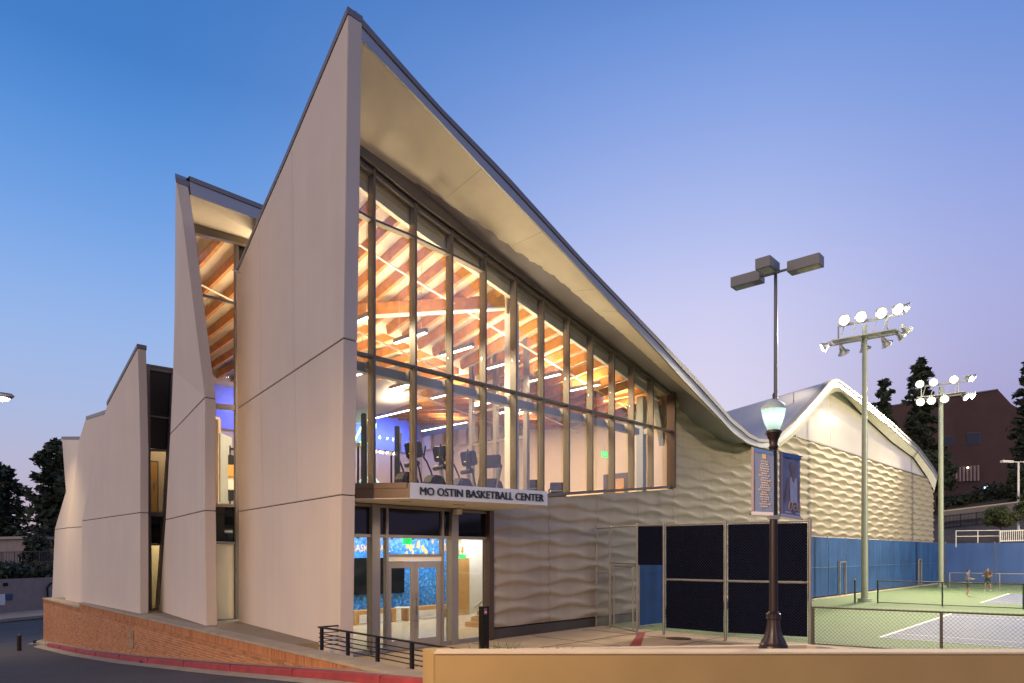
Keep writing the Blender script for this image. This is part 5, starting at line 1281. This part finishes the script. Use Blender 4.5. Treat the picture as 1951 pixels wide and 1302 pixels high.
# double headed pale lamp at the far right
dy = 66.0; dz0 = zt_(1012, dy); db = Vector(((1940 - UC) / FOC * dy, dy, dz0))
dp = thing('double_lamp_pole', 'pale pole with two flat box lamps in front of the right hand trees', 'light pole', None, db)
dzt = zt_(880, dy) - dz0
MB().tube((0, 0, -2), (0, 0, dzt), .13, .085, 12).build('pole', m_white, dp, smooth=True); MB().bar((-.8, 0, dzt - .03), (.8, 0, dzt - .03), .07).build('arm', m_white, dp)
for sg in (-1, 1): MB().box((sg * 1.12, 0, dzt), (.52, 0, .02 * sg), (0, .2, 0), (0, 0, .11)).build('lamp_head', m_white, dp)

# ------------------------------------------------------------------ vegetation
def leaves(mb, c, rad, n, size, flat=0.6, rnd=random):
    c = Vector(c)
    for _ in range(n):
        d = Vector((rnd.gauss(0, 1), rnd.gauss(0, 1), rnd.gauss(0, 1))).normalized() * (rnd.random() ** .45)
        p = c + Vector((d.x * rad[0], d.y * rad[1], d.z * rad[2]))
        u = Vector((rnd.gauss(0, 1), rnd.gauss(0, 1), rnd.gauss(0, flat))).normalized(); w = u.cross(Vector((rnd.gauss(0, 1), rnd.gauss(0, 1), rnd.gauss(0, 1)))).normalized()
        s_ = size * rnd.uniform(.6, 1.3)
        mb.poly([p - u * s_, p + w * s_ * .45, p + u * s_, p - w * s_ * .45])
def conifer(base, h, w, lab, seed, pw=.62, m=m_leaf, n=70, size=.35, name='pine_tree', group=None, droop=.35, irregular=.35, trunk_h=0.0, dens=46):
    rnd = random.Random(seed)
    t = thing(name, lab, 'tree', group, base)
    MB().tube((0, 0, -1), (0, 0, h * .96), h * .018 + .06, .03, 8).build('trunk', m_bark, t, smooth=True)
    cr = MB(); lb = MB()
    for i in range(n):
        k = (i + .5) / n; z = trunk_h + (h - trunk_h) * k
        reach = (w * (1 - k) ** pw * rnd.uniform(1 - irregular, 1 + irregular * .35) + .2) * (1 if rnd.random() > .12 else .45)
        a = i * 2.39996 + rnd.gauss(0, .3); d = Vector((math.cos(a), math.sin(a), 0))
        tip = d * reach + ZU * (z - reach * droop * rnd.uniform(.2, 1)); lb.tube((0, 0, z), tip, .05, .012, 4)
        for q in range(max(2, int(reach / .55))):
            f_ = (q + 1) / max(2, int(reach / .55))
            c = Vector((0, 0, z)).lerp(tip, f_) + Vector((rnd.gauss(0, .18), rnd.gauss(0, .18), rnd.gauss(0, .22))); s_ = rnd.uniform(.26, .52) + .06 * reach
            leaves(cr, c, (s_ * 1.2, s_ * 1.2, s_ * rnd.uniform(.55, 1.0)), max(6, int(dens / max(2, int(reach / .55)))), size, .5, rnd)
    lb.build('limb', m_bark, t); cr.build('crown', m, t)
    return t
def broad(base, h, w, lab, seed, m=m_leaf2, n=26, size=.2, name='shrub', cat='shrub', per=55, group=None):
    rnd = random.Random(seed); t = thing(name, lab, cat, group, base)
    MB().tube((0, 0, -.6), (0, 0, h * .5), .07 + h * .012, .04, 7).build('trunk', m_bark, t)
    cr = MB(); lb = MB()
    for i in range(n):
        a = rnd.uniform(0, 6.283); q = rnd.random() ** .6
        c = Vector((math.cos(a) * w * .8 * q, math.sin(a) * w * .8 * q, h * (.28 + .60 * rnd.random() * (1 - .45 * q * q))))
        lb.tube((0, 0, h * .2), c, .03, .008, 4); s_ = w * rnd.uniform(.22, .38)
        leaves(cr, c, (s_, s_, s_ * .75), per, size, .8, rnd)
    lb.build('limb', m_bark, t); cr.build('crown', m, t); return t
def tree_at(u0, u1, vtop, vbase, Y, **k):
    b = at((u0 + u1) / 2, vbase, Y); tp = at((u0 + u1) / 2, vtop, Y); w = (u1 - u0) / 2 / FOC * Y
    return b, tp.z - b.z, w
for (u0, u1, vt, vb, Y, lab, sd_, kw) in (
    (-60, 66, 893, 1100, 78, 'dark pine at the far left edge behind the stucco wall', 1, dict(irregular=.45, trunk_h=1.0, n=85, dens=70, size=.40, pw=.5, droop=.15)),
    (42, 172, 846, 1110, 72, 'dark pine rising behind the left end of the white wall', 2, dict(irregular=.45, trunk_h=1.0, n=95, dens=70, size=.40, pw=.45, droop=.15)),
    (1652, 1712, 728, 985, 92, 'dark conifer behind the slope of the gable roof', 3, dict(n=60, dens=60, size=.4, irregular=.55)),
    (1702, 1802, 687, 980, 96, 'tall dark conifer behind the far floodlight mast', 4, dict(n=95, dens=64, size=.42, irregular=.6)),
    (1916, 2010, 690, 985, 90, 'tall dark conifer at the right edge beside the red brick building', 5, dict(n=95, dens=64, size=.42, irregular=.55))):
    b, h, w = tree_at(u0, u1, vt, vb, Y); conifer(b, h, w, lab, sd_, group='tall dark conifers', **kw)
b, h, w = tree_at(46, 92, 1022, 1105, 60); conifer(b, h, w, 'slim dark cypress before the pale building at left', 8, n=55, size=.22, name='cypress', irregular=.2, dens=50)
b, h, w = tree_at(70, 104, 1020, 1105, 62); broad(b, h, w, 'amber lit bush beside the white wall at left', 9, m_leaf3, 22, .2, 'bush', 'bush', 50)
for (u0, u1, vt, vb, Y, lab, sd_) in ((1876, 1938, 958, 1016, 63, 'round green shrub beside the pale double lamp pole', 11), (1938, 1990, 920, 1016, 64, 'green leafy tree at the right edge behind the railing', 12)):
    b, h, w = tree_at(u0, u1, vt, vb, Y); broad(b, h, w, lab, sd_, m_leaf2, 46, .13, per=80)
for (u0, u1, vt, vb, Y, sd_, lab) in ((1690, 1800, 800, 980, 98, 21, 'dark broad tree filling the gap between the gable and the far mast'), (1745, 1815, 850, 960, 88, 22, 'dark low tree behind the far floodlight mast'), (1925, 1990, 880, 960, 88, 23, 'dark low tree below the right hand conifer')):
    b, h, w = tree_at(u0, u1, vt, vb, Y); broad(b, h, w, lab, sd_, m_leaf, 50, .42, 'dark_tree', 'tree', 70)
hm = MB(); rnd = random.Random(31)
for i in range(60):
    u = 1800 + 160 * rnd.random(); b = at(u, 962 - (u - 1800) * .10, 97 + rnd.random() * 4); leaves(hm, b, (2.0, 1.5, 1.3 + (1.2 if u > 1865 else 0)), 60, .4, .8, rnd)
hm.build('hillside_shrubbery', m_leaf, kind='stuff')
hm = MB()
for i in range(50):
    u = -30 + 125 * rnd.random(); b = at(u, 1085 + rnd.random() * 12, 57 + rnd.random() * 4); leaves(hm, b, (1.6, 1.0, .7), 60, .3, .8, rnd)
hm.build('hedge_foliage', m_leaf, kind='stuff')

# ------------------------------------------------------------------ far ground, hillside, background buildings
struct(MB().grid([[(x, y, -2.45) for x in (-2500, -60, 0, 60, 2500)] for y in (-900, 0, 60, 3500)]), 'ground', m_ground)
prof = [(70.25, -.2), (70.6, 2.9), (76, 4.2), (82, 4.6), (90, 5.4), (100, 6.6), (110, 8.4), (122, 11), (135, 12.6), (450, 22)]
rows = [[F(s_, n_, z_ + (.22 * math.sin(n_ * .31 + s_) if s_ > 71 else 0)) for n_ in [-220, -120] + [-70 + 6 * i for i in range(24)] + [120]] for s_, z_ in prof]
struct(MB().grid(rows), 'hillside', m_soil, smooth=True)
struct(MB().prism([F(65.0, 0, -.3), F(70.4, 0, -.3), F(70.4, -70, -.3), F(65.0, -70, -.3)], ZU * .29), 'ground', m_soil)
rb = thing('red_brick_building', 'big dark red brick building with slanted roofline on the hillside at right', 'building')
YB = 112.0
pts = [(1700, 965), (1975, 915), (1975, 800), (1926, 770), (1899.7, 741.5), (1857, 748), (1700, 772)]
q = [at(u, v, YB) for u, v in pts]
q[0].z = q[1].z = 8
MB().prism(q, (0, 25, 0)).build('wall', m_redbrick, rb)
MB().prism([at(1700, 772, YB) + Vector((0, -.15, 0)), at(1857, 748, YB) + Vector((0, -.15, 0)), at(1899.7, 741.5, YB) + Vector((0, -.15, 0)), at(1899.7, 743.5, YB) + Vector((0, -.15, 0)), at(1857, 750, YB) + Vector((0, -.15, 0)), at(1700, 774, YB) + Vector((0, -.15, 0))], (0, .6, 0)).build('roof_coping', m_coping, rb)
m_wdark = mat('far_window_glass', (.02, .025, .035), .1, var=0)
for u0, u1, v0, v1 in ((1841.5, 1868, 825, 848), (1798, 1816, 831, 850)):
    f_ = MB().prism([at(u0, v1, YB - .1), at(u1, v1 - .8, YB - .1), at(u1, v0 - .6, YB - .1), at(u0, v0, YB - .1)], (0, .2, 0)).build('window', m_dalum, rb)
    MB().prism([at(u0 + 1, v1 - 1, YB - .13), at((u0 + u1) / 2 - .4, v1 - 1.3, YB - .13), at((u0 + u1) / 2 - .4, v0 + .6, YB - .13), at(u0 + 1, v0 + 1, YB - .13)], (0, .03, 0)).build('pane', m_wdark, f_)
    MB().prism([at((u0 + u1) / 2 + .4, v1 - 1.4, YB - .13), at(u1 - 1, v1 - 1.8, YB - .13), at(u1 - 1, v0 + .4, YB - .13), at((u0 + u1) / 2 + .4, v0 + .6, YB - .13)], (0, .03, 0)).build('pane', m_wdark, f_)
for i in range(10):
    u = 1802 + i * 6.9; MB().prism([at(u - 1.1, 918 - i * .2, YB - .5), at(u + 1.1, 918 - i * .2, YB - .5), at(u + 1.1, 893 - i * .7, YB - .5), at(u - 1.1, 893 - i * .7, YB - .5)], (0, .4, 0)).build('fin', mat('pale_fin', (.36, .27, .25), .8, var=.05), rb)
for u, v in ((1815.5, 894), (1843, 891.5)): MB().lathe(at(u, v, YB - .8), [(.16, 0), (.16, .12)], 10, axis=(0, -1, 0)).build('wall_light', mat('wall_light_lens', (1, .85, .6), .4, var=0, emit=4), rb)
MB().box(at(1878.5, 929, YB - 14), (.30, 0, 0), (0, .05, 0), (0, 0, .2)).build('lit_sign', mat('lit_sign_face', (.45, .65, 1), .4, var=0, emit=2.2), rb)
rw = thing('ramp_wall', 'sloping concrete ramp wall with pale top edge on the hillside', 'wall')
a, b = at(1796, 973, 84), at(1960, 953, 84); lo = ZU * 1.55
MB().prism([a, b, b - lo, a - lo * .9], (0, .3, 0)).build('wall_face', mat('grey_ramp_concrete', (.16, .14, .13), .9, var=.15), rw); MB().prism([a + Vector((0, -.03, 0)), b + Vector((0, -.03, 0)), b + Vector((0, -.03, -.14)), a + Vector((0, -.03, -.14))], (0, .36, 0)).build('cap', m_cap, rw)
def picket(name, lab, u0, v0, u1, v1, Y, h, n, m, w, rails=(0.08, .92), postn=6):
    t = thing(name, lab, 'fence'); a, b = at(u0, v0, Y), at(u1, v1, Y)
    for f_ in rails: MB().bar(a + ZU * h * f_, b + ZU * h * f_, w * 1.6).build('rail', m, t)
    for i in range(n + 1):
        p = a.lerp(b, i / n); MB().bar(p, p + ZU * h, w * (2 if i % postn == 0 else 1)).build('picket', m, t)
    return t
picket('picket_fence', 'dark iron picket fence below the ramp wall on the hillside', 1798, 1008, 1892, 998, 76, 1.5, 36, m_black, .04, postn=12)
picket('picket_railing', 'pale picket railing above the bright blue fence at the right edge', 1905, 1033, 1975, 1031, 58, 1.0, 18, m_white, .05, postn=18)
rr_ = thing('pipe_railing', 'pale two bar pipe railing above the bright blue fence', 'railing'); a, b = at(1821, 1034, 58.5), at(1904, 1033, 58.5)
for z in (1.0, .52): MB().tube(a + ZU * z, b + ZU * z, .035, n=8).build('rail', m_white, rr_)
for f_ in (0, .5, 1): p = a.lerp(b, f_); MB().tube(p - ZU * .4, p + ZU * 1.03, .04, n=8).build('post', m_white, rr_)

# left background
fw = thing('stucco_retaining_wall', 'long low tan stucco wall across the road at far left', 'wall')
a, b = onZ(-220, 1190, -2.0), onZ(150, 1157, -2.0)
MB().prism([a - ZU, b - ZU, b + Vector((.1, .4, -1)), a + Vector((.1, .4, -1))], ZU * 3.62).build('wall_face', mat('dusky_stucco', (.34, .25, .20), .9, var=.1), fw)
wd = (b - a).normalized(); wn_ = Vector((wd.y, -wd.x, 0)); wn_ = wn_ if wn_.y < 0 else -wn_
struct(MB().prism([a + wn_ * .01 + ZU * -.1, b + wn_ * .01 + ZU * -.1, b + wn_ * 5 + ZU * -.1, a + wn_ * 5 + ZU * -.1], ZU * .2), 'pavement', m_pave)
for u, v, w, h, m_, lab, nm, ct in ((10, 1114, .16, .12, m_black, 'small black light fitting on the stucco wall', 'wall_light', 'wall light'), (16, 1137.5, .28, .22, mat('utility_blue', (.05, .09, .16), .6, var=0), 'small blue utility box on the stucco wall', 'utility_box', 'box'), (1, 1143, .30, .42, m_white, 'pale notice panel on the stucco wall at the left edge', 'notice_panel', 'panel')):
    p = onV(u, v, a, wd) + wn_ * .06; t = tag(MB().box(p, wd * w, wn_ * .06, ZU * h).build(nm, m_, bevel=.01), lab, ct)
arm = onV(95, 1120, a, wd) + wn_ * .2
tag(MB().path([arm + wd * -.35 - ZU * .7, arm + wd * -.4 + ZU * .0, arm + wd * -.1 + ZU * .35, arm + wd * .6 + ZU * .42], .07, 8).build('handrail', m_black), 'curved black handrail where the stucco wall meets the white building', 'handrail')
hb2 = thing('low_pale_building', 'low pale building behind the hedge at far left', 'building'); a, b = at(-60, 1078, 66), at(58, 1075, 66)
MB().prism([a, b, b + Vector((0, 8, 0)), a + Vector((0, 8, 0))], ZU * 2.5).build('wall', mat('dusk_wall', (.22, .18, .17), .9, var=.1), hb2); MB().prism([a + Vector((-.3, -.3, 2.45)), b + Vector((.3, -.3, 2.45)), b + Vector((.3, 8.3, 2.45)), a + Vector((-.3, 8.3, 2.45))], ZU * .25).build('roof', m_coping, hb2)
picket('mesh_fence', 'dark wire fence in front of the low pale building', -20, 1094, 100, 1091, 59, 1.9, 40, m_dwire, .03, rails=(.06, .5, .98), postn=8)
# street lamp whose head shows at the left edge
sy = 30.0; sp = Vector(((-52 - UC) / FOC * sy, sy, -1.75)); sl = thing('street_lamp', 'lit cobra head street lamp reaching in at the left edge', 'street lamp', None, sp)
sh = at(0, 757, sy).z - sp.z
MB().tube((0, 0, -.6), (0, 0, sh - .3), .11, .07, 12).build('pole', m_galv, sl); MB().path([Vector((0, 0, sh - .3)), Vector((.35, 0, sh + .05)), Vector((.9, 0, sh + .12))], .04, 8).build('arm', m_galv, sl)
MB().lathe((.85, 0, sh + .08), [(.04, 0), (.13, .12), (.16, .45), (.12, .85), (.02, 1.0)], 14, axis=(1, 0, -.06)).build('lamp_head', m_galv, sl, smooth=True)
MB().lathe((.95, 0, sh - .02), [(.03, 0), (.12, .15), (.14, .4), (.10, .62), (.02, .7)], 14, axis=(1, 0, -.06)).build('lens', m_lens, sl, smooth=True)
lamp('street_lamp_light', 'SPOT', (1.3, 0, sh - .2), 2300, (1, .76, .46), sl, (1.3, 0, 0), .15, spot=112, blend=1)
# sodium street lamp on this side of the road, just left of the view
kb = Vector((-5.6, 2.4, 0.55)); ks = thing('street_lamp', 'amber sodium street lamp on the near side of the road', 'street lamp', None, kb)
MB().tube((0, 0, -.3), (0, 0, 5.4), .10, .06, 12).build('pole', m_bronze, ks); kd = (Vector((px0, 8.0, 0)) - kb); kd.z = 0; kd.normalize()
MB().path([Vector((0, 0, 5.3)), kd * .5 + ZU * 5.65, kd * 1.2 + ZU * 5.7], .035, 8).build('arm', m_bronze, ks)
MB().lathe(kd * 1.15 + ZU * 5.7, [(.04, 0), (.13, .12), (.15, .4), (.10, .7), (.02, .8)], 14, axis=kd).build('lamp_head', m_galv, ks, smooth=True)
MB().lathe(kd * 1.3 + ZU * 5.62, [(.03, 0), (.11, .12), (.11, .4), (.02, .5)], 14, axis=kd).build('lens', mat('sodium_lens', (1, .55, .18), .4, var=0, emit=12), ks, smooth=True)
lamp('sodium_lamp', 'SPOT', kd * 1.5 + ZU * 5.5, 5000, (1.0, .64, .29), ks, kd * 3.5, .15, spot=165, blend=.5)

# ------------------------------------------------------------------ two players on the far court
def person(base, face, lab, shirt, shorts, hgt=1.76):
    t = thing('person', lab, 'person', 'players on the far court', base)
    f_ = Vector(face).normalized(); s_ = f_.cross(ZU)
    k = hgt / 1.76
    V = {'pel': (0, 0, .95), 'wst': (0, 0, 1.10), 'ch': (.0, .03, 1.32), 'nk': (0, .04, 1.50), 'hd0': (0, .05, 1.58), 'hd': (0, .06, 1.66), 'top': (0, .05, 1.75)}
    for n_, sg in (('l', -1), ('r', 1)):
        V['hip' + n_] = (.10 * sg, 0, .90); V['kn' + n_] = (.15 * sg, .10 if sg > 0 else .02, .50); V['an' + n_] = (.19 * sg, -.02, .09); V['to' + n_] = (.21 * sg, .15, .04)
        V['sh' + n_] = (.19 * sg, .02, 1.42); V['el' + n_] = (.27 * sg, .06, 1.15); V['wr' + n_] = (.22 * sg, .30, 1.10); V['ha' + n_] = (.18 * sg, .39, 1.13)
    rad = dict(pel=.145, wst=.125, ch=.15, nk=.055, hd0=.07, hd=.095, top=.06, hip=.095, kn=.06, an=.042, to=.035, sh=.06, el=.042, wr=.032, ha=.04)
    E_ = [('pel', 'wst'), ('wst', 'ch'), ('ch', 'nk'), ('nk', 'hd0'), ('hd0', 'hd'), ('hd', 'top')]
    for n_ in 'lr': E_ += [('pel', 'hip' + n_), ('hip' + n_, 'kn' + n_), ('kn' + n_, 'an' + n_), ('an' + n_, 'to' + n_), ('ch', 'sh' + n_), ('sh' + n_, 'el' + n_), ('el' + n_, 'wr' + n_), ('wr' + n_, 'ha' + n_)]
    ks_ = list(V); me = bpy.data.meshes.new('body_src')
    me.from_pydata([tuple((s_ * V[q][0] + f_ * V[q][1] + ZU * V[q][2]) * k) for q in ks_], [(ks_.index(a), ks_.index(b)) for a, b in E_], [])
    o = bpy.data.objects.new('body_src', me); COL.objects.link(o)
    md = o.modifiers.new('skin', 'SKIN'); o.modifiers.new('sub', 'SUBSURF').levels = 1; o.modifiers['sub'].render_levels = 1
    for i, q in enumerate(ks_):
        r_ = rad.get(q) or rad[q[:-1]]; me.skin_vertices[0].data[i].radius = (r_ * k, r_ * k)
    me.skin_vertices[0].data[0].use_root = True
    dg = bpy.context.evaluated_depsgraph_get(); m2 = bpy.data.meshes.new_from_object(o.evaluated_get(dg)); bpy.data.objects.remove(o)
    m2.name = 'body'; m2.materials.clear()
    skin = mat('skin', (.36, .20, .13), .6, var=0); hair = mat('hair', (.03, .02, .015), .7, var=0); shoe = mat('shoe', (.5, .5, .5), .6, var=0)
    for m_ in (skin, shirt, shorts, hair, shoe): m2.materials.append(m_)
    for p in m2.polygons:
        z = p.center.z / k; r_ = math.hypot(p.center.x, p.center.y)
        p.material_index = 4 if z < .10 else 0 if z < .58 else 2 if z < 1.0 else (1 if z < 1.49 and r_ < .30 and not (z < 1.2 and abs(p.center.dot(s_)) > .19) else 3 if z > 1.68 or (z > 1.58 and p.center.dot(f_) < .03) else 0)
        p.use_smooth = True
    b_ = bpy.data.objects.new('body', m2); COL.objects.link(b_); b_.parent = t
    return t
person(onZ(1843, 1136, 0), (.6, -.5, 0), 'player in dark shorts standing on the green court before the blue fence', mat('shirt_blue', (.10, .12, .16), .8, var=0), mat('shorts_dark', (.03, .035, .03), .8, var=0), 1.62)
person(onZ(1882, 1127, 0), (-.7, -.4, 0), 'player in a muted orange shirt by the far fence', mat('shirt_rust', (.12, .075, .05), .8, var=0), mat('shorts_dark', (.03, .035, .03), .8, var=0), 1.62)
